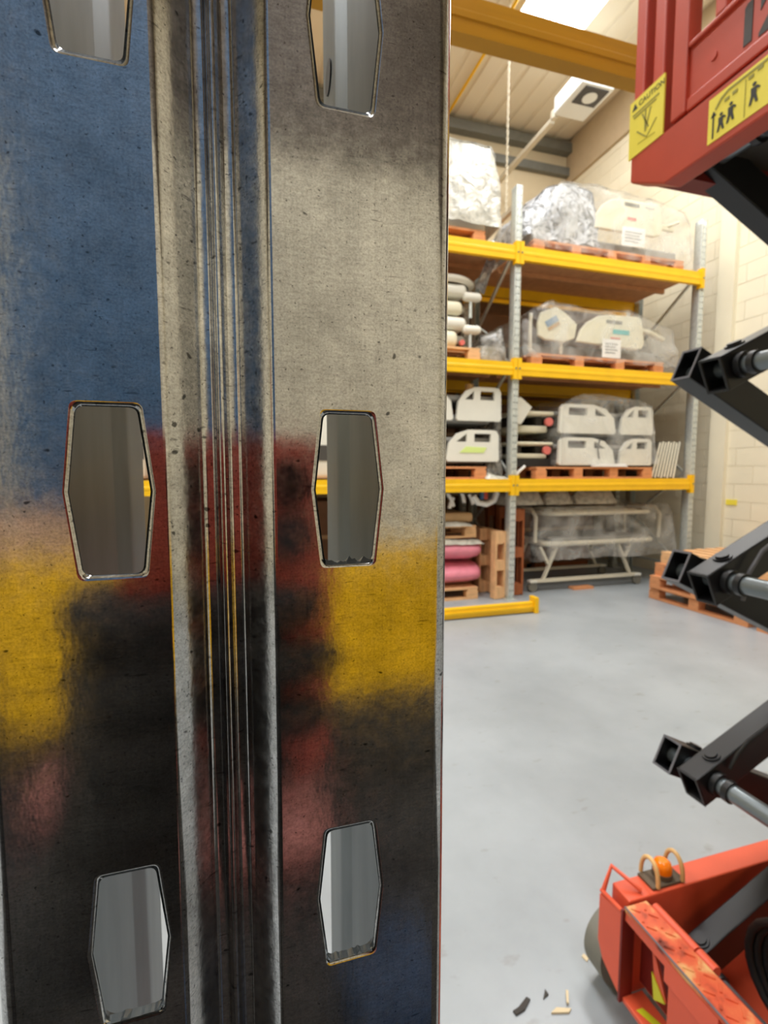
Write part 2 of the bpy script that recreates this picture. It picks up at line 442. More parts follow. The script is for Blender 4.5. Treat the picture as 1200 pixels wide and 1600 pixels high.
def upright_mesh(cells, detail=True):
    """front face at v=0 facing -v, foot at z=0, slots every 75 mm"""
    P = [(-0.0368, .113), (-0.0368, .0895), (-0.0390, .0800), (-0.0390, 0), (-0.0112, 0), (-0.0062, .0052), (-0.0046, .0052), (-0.0036, .0040), (-0.0029, .0040), (-0.0019, .0052),
         (-0.0003, .0052), (0.0047, 0), (0.0368, 0), (0.0368, .0800), (0.0346, .0895), (0.0346, .113)]
    rad = [0, .008, .008, .003, .0016, .0012, .0006, .0005, .0005, .0006, .0012, .0016, .003, .008, .008, 0]
    pth = fillet(P, rad, 6 if detail else 2)
    us = [p[0] for p in pth]
    flats = []
    for i in range(len(pth) - 1):
        if abs(pth[i][1]) < 1e-6 and abs(pth[i + 1][1]) < 1e-6 and pth[i + 1][0] - pth[i][0] > 0.012: flats.append(i)
    V = []; F = []; SM = []; MI = []
    n = len(pth)
    for k in range(cells + 1):
        for p in pth: V.append((p[0], p[1], k * PITCH))
    s1 = slot_outline(0); s2 = slot_outline(0.0008)
    for k in range(cells):
        for i in range(n - 1):
            a, b, c, d = k * n + i, k * n + i + 1, (k + 1) * n + i + 1, (k + 1) * n + i
            if i in flats:
                cx = -0.0195 if i == flats[0] else 0.0175
                cz = (k + .5) * PITCH
                i1 = len(V)
                for q in s1: V.append((cx + q[0], 0.00028, cz + q[1]))
                i2 = len(V); m = len(s1)
                for q in s2: V.append((cx + q[0], 0, cz + q[1]))
                for j in range(m):
                    jj = (j + 1) % m
                    F.append((i1 + j, i1 + jj, i2 + jj, i2 + j)); SM.append(True)
                # quadrant fan to the cell corners: order of the outline is top-right, top-left, mid-left, bottom-left, bottom-right, mid-right
                corner = {0: c, 1: d, 2: a, 3: b}
                def quad(q): return 0 if (q[0] >= 0 and q[1] > 0) else 1 if (q[0] < 0 and q[1] > 0) else 2 if q[0] < 0 else 3
                qs = [quad(q) for q in s2]
                for j in range(m):
                    jj = (j + 1) % m
                    if qs[j] == 3 and qs[jj] == 0:
                        F.append((i2 + j, corner[0], corner[3])); F.append((i2 + j, i2 + jj, corner[0])); SM += [False, False]; continue
                    F.append((i2 + j, i2 + jj, corner[qs[j]])); SM.append(False)
                    if qs[jj] != qs[j]:
                        F.append((corner[qs[j]], i2 + jj, corner[qs[jj]])); SM.append(False)
            else:
                F.append((a, b, c, d)); SM.append(pth[i + 1][0] != pth[i][0] or True)
    me = bpy.data.meshes.new('upright'); me.from_pydata(V, [], F)
    bm = bmesh.new(); bm.from_mesh(me); bmesh.ops.recalc_face_normals(bm, faces=bm.faces[:])
    bm.faces.ensure_lookup_table()
    # outward = facing -v on the first slot cell face
    ref = next(f for f in bm.faces if abs(f.normal.y) > .9 and f.calc_center_median().y < 1e-5)
    if ref.normal.y > 0: bmesh.ops.reverse_faces(bm, faces=bm.faces[:])
    bm.to_mesh(me); bm.free()
    me.polygons.foreach_set('use_smooth', SM); me.update()
    return me
UP_NEAR = upright_mesh(61)
UP_FAR = upright_mesh(62, False)
UP_NEAR.materials.append(MAT['galv_near']); UP_NEAR.materials.append(MAT['galv_inner']); UP_FAR.materials.append(MAT['galv_far'])
def upright(parent, u, v, z=0.0, back=False, near=False):
    o = bpy.data.objects.new('upright', UP_NEAR if near else UP_FAR); C.objects.link(o); o.parent = parent
    p = org(parent); o.location = (u - p.x, v - p.y, z - p.z)
    if back: o.rotation_euler = (0, 0, math.pi)
    md = o.modifiers.new('sheet', 'SOLIDIFY'); md.thickness = 0.0019; md.offset = -1
    if near: md.material_offset = 1; md.material_offset_rim = 1
    ORG[o.name] = Vector((u, v, z))
    return o

def beam(parent, u0, u1, v, z0, z1, m='yellow', depth=0.05, back=False, conn=True):
    """step beam along u, front face at v, with a hooked end connector at each end"""
    mb = MB(); s = -1 if back else 1
    h = z1 - z0
    prof = [(0, 0), (depth, 0), (depth, h), (depth * .55, h), (depth * .55, h * .82), (0, h * .82)]
    prof = [(0, 0), (depth, 0), (depth, h), (0, h), (0, h * .62), (-.004 if not back else -.004, h * .58), (-.004, h * .40), (0, h * .36)]
    vs = [(u, v + s * p[0], z0 + p[1]) for u in (u0, u1) for p in prof]; k = len(prof)
    mb.add(vs, [tuple(range(k)), tuple(reversed(range(k, 2 * k)))] + [(i, (i + 1) % k, k + (i + 1) % k, k + i) for i in range(k)])
    o = mb.build('beam', m, parent)
    if conn:
        for u, d in ((u0, -1), (u1, 1)):
            a, b = sorted((u, u + d * .042))
            c = MB().box(a, b, min(v - s * .012, v + s * .01), max(v - s * .012, v + s * .01), z0 - .045, z1 + .045)
            a2, b2 = sorted((u, u - d * .006))
            c.box(a2, b2, min(v - s * .012, v + s * (depth + .01)), max(v - s * .012, v + s * (depth + .01)), z0 - .045, z1 + .045)
            co = c.build('end_connector', m, o)
            MB().cyl((u + d * .022, v - s * .012, (z0 + z1) / 2), (u + d * .022, v - s * .02, (z0 + z1) / 2), .010, 10).build('safety_pin', 'rod_steel', co)
    return o
def braces(parent, u, v0, v1, z0, z1, step=0.62):
    z = z0; k = 0
    while z + step <= z1:
        a, b = (v0, v1) if k % 2 == 0 else (v1, v0)
        MB().bar((u, a, z), (u, b, z + step), .03, .03).build('brace', 'galv_far', parent); z += step; k += 1
    MB().bar((u, v0, z0), (u, v1, z0), .03, .03).build('brace', 'galv_far', parent)

# ================================================================== racking by the camera
nr = thing('pallet_rack', 'galvanised rack with hexagonal slotted upright close up, filling the left of the picture', 'rack', (0, .083, 0))
FZ = 1.497 - 0.0375 - 19 * PITCH
fu = upright(nr, 0, .083, FZ, near=True)
fu['label'] = 'shiny galvanised slotted upright with a centre groove'
MB().box(-.07, .07, .05, .23, 0, .006).box(-.040, .038, .084, .195, .006, FZ).build('foot_plate', 'galv_far', nr)
upright(nr, 0, 1.70, 0, back=True)
MB().box(-.07, .07, 1.55, 1.73, 0, .006).build('foot_plate', 'galv_far', nr)
# punching burrs left along the lower lip of two right-hand slots
def burr(cz, cx=.0175, n=16, wide=.0041, sd=1):
    rn = random.Random(sd); mb = MB(); vs = []
    for i in range(n + 1):
        t = -1 + 2 * i / n; u = cx + wide * t
        z0 = cz - .0129; hgt = .0002 + .0011 * abs(noise.noise((i * .55, sd * 7.3, 0))) + (.0005 if rn.random() < .2 else 0)
        vs += [(u, .0832, z0 - .0003), (u, .0829 - hgt * .25, z0 + hgt), (u, .0845, z0 + hgt * .4)]
    mb.add(vs, [f for i in range(n) for f in ((3 * i, 3 * i + 3, 3 * i + 4, 3 * i + 1), (3 * i + 1, 3 * i + 4, 3 * i + 5, 3 * i + 2))])
    return mb.build('burr', 'rod_steel', fu)
burr(1.497, sd=1); burr(1.422, sd=2); burr(1.422, cx=-.0195, sd=3)
# dark disc standing in for the dark oval brace hole in the right return lip
MB().tube([(.0326 - .0004, .083 + .101, 1.640), (.0328, .083 + .101, 1.640)], .0052, 16).build('brace_hole_disc', 'dark_recess', fu)
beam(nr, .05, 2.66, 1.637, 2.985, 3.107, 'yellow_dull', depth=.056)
upright(nr, 2.71, .083, 0); upright(nr, 2.71, 1.70, 0, back=True)
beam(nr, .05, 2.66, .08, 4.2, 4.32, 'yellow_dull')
for z0 in (0.45, 1.9, 3.2):
    for u in (0, 2.71): MB().bar((u, .2, z0), (u, 1.58, z0 + 1.1), .03, .03).build('brace', 'galv_far', nr)

# ================================================================== far racking
fr = thing('pallet_rack', 'yellow and galvanised pallet rack along the back, stacked with wrapped hospital beds', 'rack', (3.0, 5.0, 0))
POSTS = [-2.4, 0.3, 3.0, 5.62]
for u in POSTS:
    upright(fr, u, 5.0, 0); upright(fr, u, 6.1, 0, back=True)
    braces(fr, u, 5.12, 5.98, .25, 4.4)
    for v in (5.05, 6.05): MB().box(u - .07, u + .07, v - .08, v + .08, 0, .008).build('foot_plate', 'galv_far', fr)
LEV = [(1.276, 1.42), (2.59, 2.735), (3.845, 3.995)]
for a, b in zip(POSTS[:-1], POSTS[1:]):
    for z0, z1 in LEV:
        beam(fr, a + .045, b - .045, 4.975, z0, z1)
        beam(fr, a + .045, b - .045, 6.125, z0, z1, back=True)
        nb = 4; wd = (b - a - .1) / nb
        for i in range(nb):
            MB().box(a + .05 + i * wd + .003, a + .05 + (i + 1) * wd - .003, 5.03, 6.07, z1 - .024 + (i % 2) * .001, z1 - .002).build('deck_board', 'chipboard', fr)
        MB().box(a + .05, b - .05, 5.53, 5.57, z1 - .075, z1 - .026).build('deck_bearer', 'chipboard', fr)

# second row of racking, back to back; dark cartons added to darken the gaps
rk = thing('pallet_rack', 'second yellow rack standing back to back behind the wrapped beds', 'rack', (3.0, 6.3, 0))
for u in POSTS:
    upright(rk, u, 6.30, 0); upright(rk, u, 7.40, 0, back=True)
    braces(rk, u, 6.42, 7.28, .25, 4.2)
    for v in (6.35, 7.35): MB().box(u - .07, u + .07, v - .08, v + .08, 0, .008).build('foot_plate', 'galv_far', rk)
for a, b in zip(POSTS[:-1], POSTS[1:]):
    for z0, z1 in LEV:
        beam(rk, a + .045, b - .045, 6.275, z0, z1); beam(rk, a + .045, b - .045, 7.425, z0, z1, back=True)
        wd = (b - a - .1) / 4
        for i in range(4): MB().box(a + .05 + i * wd + .003, a + .05 + (i + 1) * wd - .003, 6.33, 7.37, z1 - .023, z1 - .002).build('deck_board', 'chipboard', rk)
for bay, (a, b) in enumerate(((.38, 2.92), (3.08, 5.30))):
    for lev, (z, zn, hgt) in enumerate(((0, 'on the floor', 1.12), (1.42, 'on the lowest shelf', 1.05), (2.735, 'on the middle shelf', .98))):
        for k in range(2):
            u0 = a + k * (b - a) / 2 + .04; u1 = a + (k + 1) * (b - a) / 2 - .04
            t = thing('brown_carton', 'brown carton %s of the rear rack, %s half of the %s bay' % (zn, ('left', 'right')[k], ('middle', 'right')[bay]), 'box', ((u0 + u1) / 2, 6.85, z), group='cartons on the rear rack')
            MB().box(u0, u1, 6.38, 7.3, z + .12, z + hgt).build('carton_body', 'carton_brown', t, bevel=.006)
            for v in (6.5, 7.15): MB().box(u0 + .03, u1 - .03, v - .05, v + .05, z + .001, z + .12).build('skid', 'pallet_dark', t)
            MB().box(u0, u1, 6.377, 6.38, z + hgt * .55, z + hgt * .55 + .05).build('packing_tape', 'cardboard', t)
# yellow rail on the floor in front of the rack
gr = thing('guard_rail', 'low yellow steel rail lying on the grey floor before the rack', 'rail', (1.4, 4.46, 0))
MB().box(-.6, 2.95, 4.46, 4.52, .012, .118).build('rail_bar', 'yellow', gr, bevel=.006)
MB().box(-.6, 2.95, 4.448, 4.46, .052, .078).build('rail_rib', 'yellow', gr)
for u in (2.95, -.62): MB().box(u, u + .045, 4.43, 4.55, 0, .17).build('end_plate', 'yellow', gr, bevel=.004)

# ================================================================== pallets
PM = {}
def pbox(key, x, y, z, m):
    k = (round(x, 3), round(y, 3), round(z, 3), m, key)
    if k not in PM:
        me = MB().box(-x / 2, x / 2, -y / 2, y / 2, 0, z).mesh(key); me.materials.append(MAT[m]); PM[k] = me
    return PM[k]
def pallet(label, loc, L=1.2, W=1.0, rot=(0, 0, 0), m='pallet_wood', nb=3, group=None):
    """long side along local x, blocks and boards all single parts"""
    t = thing('wooden_pallet', label, 'pallet', loc, rot, group)
    def p(name, x, y, z, px, py, pz):
        o = bpy.data.objects.new(name, pbox(name, x, y, z, m)); C.objects.link(o); o.parent = t; o.location = (px, py, pz)
    ys = (-W / 2 + .05, 0, W / 2 - .05)
    for y in ys: p('bottom_board', L, .10, .022, 0, y, 0)
    for y in ys:
        for i in range(nb): p('block', .145 if i in (0, nb - 1) else .12, .10, .078, -L / 2 + .0725 + (L - .145) * i / (nb - 1), y, .022)
    for i in range(nb): p('stringer_board', .12, W, .020, -L / 2 + .0725 + (L - .145) * i / (nb - 1), 0, .100)
    n = 7; bwid = .105
    for i in range(n): p('top_board', L, bwid, .022, 0, -W / 2 + bwid / 2 + (W - bwid) * i / (n - 1), .120)
    return t
pallet('long wooden pallet on the top shelf under the silver-wrapped bed', (4.30, 5.56, 3.995), 2.15, 1.0, nb=5)
pallet('wooden pallet on the top shelf under the tall white wrapped load', (2.02, 5.56, 3.995), 1.2, 1.0)
pallet('long wooden pallet on the middle shelf under the bed with teal label', (4.18, 5.56, 2.735), 1.9, 1.0, nb=4)
pallet('wooden pallet on the middle shelf under the white padded chairs', (1.98, 5.56, 2.735), 1.2, 1.0, m='pallet_pale')
pallet('long wooden pallet on the lowest shelf under the two stacked beds', (4.18, 5.56, 1.42), 1.7, 1.0, nb=4, m='pallet_wood')
pallet('wooden pallet on the lowest shelf left of the centre post', (2.08, 5.56, 1.42), 1.2, 1.0)
pallet('wooden pallet on the floor under the pink wrapped rolls', (2.05, 5.66, 0), 1.2, 1.0, m='pallet_pale')
pallet('wooden pallet lying on top of the pink wrapped rolls', (2.04, 5.66, .73), 1.2, .9, m='pallet_pale')
pallet('pale wooden pallet standing on edge beside the pink rolls', (2.79, 5.46, .405), .8, .8, (0, R(90), R(4)), m='pallet_pale')
pallet('dark wooden pallet standing on end behind the centre post', (3.16, 5.62, .53), 1.05, .9, (0, R(90), R(-6)), m='pallet_dark')
# right-hand floor stacks
for k, (m, lab) in enumerate((('pallet_wood', 'wooden pallet at the bottom of the floor stack by the right wall'), ('pallet_wood', 'wooden pallet second from bottom in the floor stack by the right wall'),
                              ('pallet_wood', 'wooden pallet third from bottom in the floor stack by the right wall'), ('pallet_pale', 'wooden pallet on top of the floor stack by the right wall'))):
    pallet(lab, (5.20 + (.03, 0, .05, .12)[k], 4.02 + (.03, 0, -.02, -.03)[k], .1425 * k), 1.2, 1.15, (0, 0, R((0, 1.5, -1, 3)[k]) + R(90)), m=m)
for k, lab in enumerate(('wooden pallet on the floor nearest the lift, bottom one', 'wooden pallet near the lift lying on another pallet')):
    pallet(lab, (5.22, 2.76, .1425 * k), 1.2, 1.15, (0, 0, R(90 + k)), m='pallet_wood')

# ================================================================== hospital beds and other loads
def cover(name, m, parent, prof, v0, v1, base, amp=.03, nv=18, sd=0, sub=4, taper=.12):
    """polythene draped over a load: prof = [(u, top z)], hangs to base at front and back"""
    us = []
    for i in range(len(prof) - 1):
        for k in range(sub): t = k / sub; us.append((prof[i][0] * (1 - t) + prof[i + 1][0] * t, prof[i][1] * (1 - t) + prof[i + 1][1] * t))
    us.append(prof[-1]); vs = []; n = 2 * nv + 1
    for i, (u, zt) in enumerate(us):
        e = min(1, min(i, len(us) - 1 - i) / 2.0)
        for j in range(n):
            t = j / (n - 1)                                   # 0 front hem .. 1 back hem
            if t < .35: q = t / .35; z = base + (zt - base) * (1 - (1 - q) ** 1.6); v = v0 - taper * .3 * (1 - q)
            elif t > .65: q = (1 - t) / .35; z = base + (zt - base) * (1 - (1 - q) ** 1.6); v = v1 + taper * .3 * (1 - q)
            else: q = (t - .35) / .3; v = v0 + (v1 - v0) * q; z = zt - .02 * math.sin(q * math.pi)
            if t < .35: v += taper * q * q * .5
            if t > .65: v -= taper * q * q * .5
            d = noise.noise((u * 5 + sd, z * 6, v * 5)) * amp + noise.noise((u * 13 + sd, z * 15, v * 11)) * amp * .5
            d2 = noise.noise((u * 6, z * 6 + sd * 3, v * 4 + 9)) * amp
            vs.append((u + d2, v - abs(d) * (1 if t < .5 else -1), max(base - .01, z + d * .8)))
    fs = [(i * n + j, i * n + j + 1, (i + 1) * n + j + 1, (i + 1) * n + j) for i in range(len(us) - 1) for j in range(n - 1)]
    # end flaps
    mb = MB().add(vs, fs, True)
    for i in (0, len(us) - 1):
        ring = [vs[i * n + j] for j in range(n)]; c = (ring[0][0] + (-.02 if i == 0 else .02), (v0 + v1) / 2, base)
        mb.add(ring + [c], [(j, j + 1, n) for j in range(n - 1)], True)
    return mb.build(name, m, parent)
def slab(name, m, parent, x0, x1, y0, y1, z0, z1, bevel=.03, seg=3):
    o = MB().box(x0, x1, y0, y1, z0, z1).build(name, m, parent, bevel=bevel, seg=seg)
    o.data.polygons.foreach_set('use_smooth', [True] * len(o.data.polygons)); return o
def profile(name, m, parent, outer, v, th=.045, holes=(), bevel=.012):
    return MB().plate(outer, holes, Yz, v, v + th).build(name, m, parent, bevel=bevel, seg=2)
def tagcard(parent, u0, u1, z0, z1, v, sk=0):
    o = MB().plate([(u0, z0), (u1, z0 + sk), (u1, z1 + sk), (u0, z1)], [], Yz, v, v + .003).build('paper_tag', 'card_white', parent)
    for i in range(4):
        z = z1 - (z1 - z0) * (.25 + .16 * i)
        MB().box(u0 + .04, u1 - .05 - .03 * (i % 2), v - .002, v, z - .008, z + .008).build('print_line', 'card_ink', o)
    return o

# top shelf right
t = thing('wrapped_hospital_bed', 'hospital bed in crumpled silver plastic with cream end panel on the top shelf', 'hospital bed', (4.3, 5.5, 4.14))
slab('mattress_deck', 'grey_deck', t, 3.28, 5.4, 5.2, 6.0, 4.16, 4.30)
h = profile('end_panel', 'cream_plastic', t, [(4.07, 4.39), (4.10, 4.56), (4.18, 4.67), (4.30, 4.745), (4.42, 4.77), (4.96, 4.775), (5.02, 4.74), (5.06, 4.46), (5.03, 4.42), (4.94, 4.39)], 5.10)
MB().box(4.48, 4.70, 5.096, 5.10, 4.695, 4.735).build('grip_slot', 'rail_window', h)  # dark strip coloured in for the shaded grip recess
MB().box(4.53, 4.66, 5.097, 5.10, 4.535, 4.57).build('label_strip', 'label_red', h)
MB().box(4.78, 4.93, 5.097, 5.10, 4.705, 4.72).build('label_strip', 'card_ink', h)
tagcard(t, 4.44, 4.78, 4.22, 4.44, 5.075, .01)
MB().tube([(5.06, 5.3, 4.6), (5.3, 5.25, 4.63), (5.46, 5.25, 4.70)], .02, 8).build('side_bar', 'cream_tube', t)
MB().box(5.1, 5.38, 5.24, 5.28, 4.57, 4.64).build('side_bar', 'cream_plastic', t, bevel=.01)
cover('plastic_wrap', 'silver_wrap', t, [(3.06, 4.26), (3.12, 4.42), (3.24, 4.60), (3.42, 4.76), (3.62, 4.86), (3.84, 4.88), (4.02, 4.82), (4.14, 4.62)], 5.14, 5.95, 4.15, .05, sd=3)
cover('plastic_wrap', 'clear_wrap', t, [(3.2, 4.40), (3.6, 4.84), (4.1, 4.86), (4.5, 4.84), (5.0, 4.82), (5.40, 4.74), (5.50, 4.62), (5.54, 4.18)], 5.07, 5.98, 4.05, .025, sd=8)
t2 = thing('plastic_tail', 'silver plastic sheet end hanging down behind the top yellow beam', 'plastic sheet', (2.8, 5.35, 3.6))
pts = [(2.94, 5.42, 4.20), (2.90, 5.40, 4.10), (2.86, 5.36, 3.98), (2.80, 5.34, 3.84), (2.74, 5.33, 3.70), (2.70, 5.33, 3.60)]
mb = MB(); vs = []
for i, p in enumerate(pts):
    for k in range(5): vs.append((p[0] + (k - 2) * .028, p[1] - .03 * math.sin(k * 1.9 + i), p[2] + .014 * (k - 2) * (-1)))
mb.add(vs, [(i * 5 + k, i * 5 + k + 1, i * 5 + k + 6, i * 5 + k + 5) for i in range(len(pts) - 1) for k in range(4)], True)
o = mb.build('plastic_strip', 'silver_wrap', t2); o.modifiers.new('thick', 'SOLIDIFY').thickness = .004

# top shelf left: tall white load
t = thing('white_wrapped_load', 'tall load wrapped in white plastic on the top shelf, left of the centre post', 'wrapped load', (2.1, 5.55, 4.14))
slab('lower_crate', 'white_plastic', t, 1.50, 2.66, 5.12, 6.0, 4.15, 4.42, .04)
slab('middle_crate', 'white_plastic', t, 1.50, 2.68, 5.10, 6.0, 4.44, 4.72, .04)
slab('upper_crate', 'white_plastic', t, 1.50, 2.60, 5.14, 5.98, 4.74, 5.00, .06)
cover('plastic_wrap', 'white_wrap', t, [(1.42, 4.9), (1.7, 5.04), (2.2, 5.05), (2.5, 5.06), (2.66, 5.04), (2.74, 4.96), (2.78, 4.80), (2.76, 4.30)], 5.06, 6.02, 4.18, .03, sd=15)

# middle shelf right
t = thing('wrapped_hospital_bed', 'hospital bed in clear plastic with a small screen and teal label on the middle shelf', 'hospital bed', (4.2, 5.5, 2.88))
slab('mattress_deck', 'grey_deck', t, 3.3, 5.2, 5.25, 6.0, 2.90, 3.04)
h = profile('side_panel', 'cream_plastic', t, [(3.37, 3.10), (3.36, 3.24), (3.40, 3.37), (3.60, 3.445), (3.72, 3.40), (3.90, 3.27), (3.87, 3.10), (3.74, 3.05), (3.46, 3.06)], 5.14)
MB().plate([(3.45, 3.26), (3.49, 3.20), (3.64, 3.29), (3.60, 3.35)], [], Yz, 5.135, 5.14).build('control_screen', 'screen_blue', h)
MB().plate([(3.49, 3.19), (3.51, 3.16), (3.66, 3.245), (3.64, 3.28)], [], Yz, 5.135, 5.14).build('label_strip', 'cardboard', h)
h = profile('end_panel', 'cream_plastic', t, [(3.88, 3.06), (3.93, 3.20), (4.02, 3.30), (4.18, 3.385), (4.32, 3.41), (4.76, 3.42), (4.82, 3.39), (4.87, 3.11), (4.84, 3.04), (4.76, 3.02)], 5.11)
MB().box(4.29, 4.52, 5.106, 5.11, 3.305, 3.345).build('grip_slot', 'rail_window', h)  # dark box in place of the shaded grip opening
MB().box(4.39, 4.63, 5.106, 5.11, 3.185, 3.24).build('label_strip', 'label_teal', h)
MB().box(4.36, 4.50, 5.106, 5.11, 3.125, 3.145).build('label_strip', 'label_red', h)
tagcard(t, 4.22, 4.49, 2.89, 3.11, 5.08)
for u in (3.30, 3.72): MB().tube([(u, 5.2, 2.92), (u - .02, 5.18, 3.15), (u + .0, 5.2, 3.36)], .022, 8).build('bed_strut', 'cream_tube', t)
MB().tube([(4.88, 5.3, 3.33), (5.1, 5.28, 3.30), (5.32, 5.28, 3.22)], .035, 8).build('side_bar', 'cream_plastic', t)
cover('plastic_wrap', 'clear_wrap', t, [(3.10, 3.0), (3.14, 3.24), (3.26, 3.40), (3.46, 3.48), (3.66, 3.49), (3.95, 3.44), (4.2, 3.44), (4.6, 3.48), (4.88, 3.42), (5.30, 3.29), (5.36, 3.0)], 5.07, 6.0, 2.82, .03, sd=21)
# middle shelf, grey bundle behind the centre post
t = thing('wrapped_equipment', 'grey plastic-wrapped equipment on the middle shelf just left of the centre post', 'wrapped load', (2.78, 5.5, 2.75))
slab('equipment_body', 'cream_plastic', t, 2.62, 2.92, 5.2, 5.6, 2.76, 2.96, .05)
slab('equipment_head', 'rail_window', t, 2.64, 2.80, 5.2, 5.3, 2.98, 3.06, .02)
MB().tube([(2.62, 5.25, 3.18), (2.9, 5.25, 3.02)], .012, 8).build('equipment_pole', 'galv_far', t)
cover('plastic_wrap', 'grey_wrap', t, [(2.61, 2.8), (2.64, 3.04), (2.78, 3.10), (2.88, 3.16), (2.92, 3.10), (2.94, 2.8)], 5.14, 5.8, 2.74, .03, sd=31)
# middle shelf left: white padded chairs stacked
for k, (dz, lab) in enumerate(((.0, 'white padded shower chair on the middle shelf pallet, lower one of two'), (.36, 'white padded shower chair stacked on the other, with a round seat on top'))):
    z = 2.88 + dz
    t = thing('shower_chair', lab, 'chair', (2.2, 5.5, z), group='padded chairs on the middle shelf')
    slab('seat', 'white_plastic', t, 1.75, 2.47, 5.16, 5.7, z + .22, z + .36, .06, 4)
    for v in (5.20, 5.64):
        slab('arm_pad', 'white_plastic', t, 2.42, 2.65, v - .05, v + .05, z + .18, z + .28, .045, 4)
        MB().tube([(2.52, v, z), (2.52, v, z + .19)], .02, 8).build('leg', 'galv_far', t)
        MB().tube([(1.85, v, z), (1.85, v, z + .24)], .02, 8).build('leg', 'galv_far', t)
    if k == 0:
        slab('foot_cushion', 'cream_plastic', t, 1.9, 2.36, 5.14, 5.5, z + .02, z + .20, .07, 4)
        MB().cyl((2.40, 5.14, z + .07), (2.40, 5.18, z + .07), .03, 12).build('red_knob', 'label_red', t)
    else:
        mb = MB(); n = 28
        cx, cy = 2.28, 5.44
        rings = [(.30, .36, z + .36), (.36, .40, z + .385), (.37, .41, z + .41), (.34, .385, z + .435), (.10, .11, z + .44)]
        vs = [(cx + a * math.cos(2 * math.pi * i / n), cy + b * .8 * math.sin(2 * math.pi * i / n), zz) for a, b, zz in rings for i in range(n)]
        mb.add(vs, [(r_ * n + i, r_ * n + (i + 1) % n, (r_ + 1) * n + (i + 1) % n, (r_ + 1) * n + i) for r_ in range(4) for i in range(n)] + [tuple(range(4 * n, 5 * n))], True)
        mb.build('round_seat', 'white_plastic', t)
        slab('back_pad', 'cream_plastic', t, 1.9, 2.42, 5.16, 5.5, z + .02, z + .17, .06, 4)

# lowest shelf: stacked beds with side rails
def rail_panel(parent, u0, z0, z1, L, v, flip, m='white_plastic'):
    """bed side rail: straight foot, sloping head, two windows"""
    H = z1 - z0
    def X(a): return u0 + (L - a * L if flip else a * L)
    out = [(0.0, 0.06), (0.03, 0.0), (0.97, 0.0), (1.0, 0.06), (0.985, 0.86), (0.94, 0.98), (0.84, 1.0), (0.42, 1.0), (0.20, 0.88), (0.04, 0.55)]
    h1 = [(0.52, .62), (0.84, .62), (0.84, .88), (0.52, .88)]
    h2 = [(0.18, .62), (0.38, .62), (0.38, .88)]
    cv = lambda l: [(X(a), z0 + b * H) for a, b in l]
    o = MB().plate(cv(out), [cv(h1), cv(h2)], Yz, v, v + .04).build('side_rail', m, parent)
    return o
def bed_stack(name, lab, u0, u1, z0, H, rails, deck='grey_deck'):
    t = thing(name, lab, 'hospital bed', ((u0 + u1) / 2, 5.5, z0))
    slab('mattress_deck', deck, t, u0 + .03, u1 - .02, 5.17, 5.95, z0 + H * .62, z0 + H * .78, .02)
    slab('bed_base', deck, t, u0 + .08, u1 - .08, 5.22, 5.9, z0, z0 + H * .25, .02)
    for u in (u0 + .15, u1 - .15): MB().box(u - .04, u + .04, 5.3, 5.8, z0 + H * .25, z0 + H * .62).build('lift_column', 'dark_recess', t)
    for a, L, fl in rails: rail_panel(t, a, z0 + .02, z0 + H, L, 5.10, fl)
    return t
t = bed_stack('hospital_bed', 'white hospital bed with side rails at the bottom of the pair on the lowest shelf', 3.62, 5.06, 1.565, .355, [(3.66, .82, True), (4.55, .50, False)])
MB().tube([(4.24, 5.09, 1.90), (4.21, 5.085, 1.80), (4.24, 5.09, 1.66)], .008, 6).build('cable', 'dark_recess', t)
t = bed_stack('hospital_bed', 'white hospital bed with side rails stacked on top on the lowest shelf', 3.62, 5.06, 1.95, .37, [(3.66, .82, True), (4.55, .50, False)])
t = bed_stack('hospital_bed', 'folded bed frame with red castors left of the white side rails, lower one', 3.08, 3.66, 1.66, .26, [], 'cream_plastic')
MB().box(3.08, 3.62, 5.2, 5.9, 1.564, 1.66).build('dark_base', 'rubber', t)
MB().cyl((3.52, 5.12, 1.76), (3.52, 5.16, 1.76), .05, 14).build('red_castor', 'label_red', t)
t = bed_stack('hospital_bed', 'folded bed frame with red castors left of the white side rails, upper one', 3.08, 3.66, 1.98, .32, [], 'cream_plastic')
MB().cyl((3.54, 5.12, 2.10), (3.54, 5.16, 2.10), .05, 14).build('red_castor', 'label_red', t)
profile('head_piece', 'white_plastic', t, [(3.10, 2.06), (3.16, 2.06), (3.30, 2.26), (3.14, 2.38), (3.10, 2.36)], 5.12)
t = thing('plastic_cover', 'clear crumpled plastic over the two stacked beds on the lowest shelf', 'plastic sheet', (4.4, 5.5, 2.3))
cover('plastic_wrap', 'clear_wrap', t, [(3.70, 2.30), (3.84, 2.38), (3.97, 2.45), (4.25, 2.45), (4.78, 2.41), (5.02, 2.34), (5.07, 1.9), (5.08, 1.62)], 5.06, 6.0, 1.6, .02, sd=41)
t = thing('folded_paper', 'white folded paper lying on the pallet edge under the stacked beds', 'paper', (4.37, 5.08, 1.565))
MB().box(4.12, 4.62, 5.03, 5.088, 1.565, 1.58).box(4.13, 4.60, 5.035, 5.088, 1.581, 1.605).build('paper_sheet', 'card_white', t, bevel=.003)
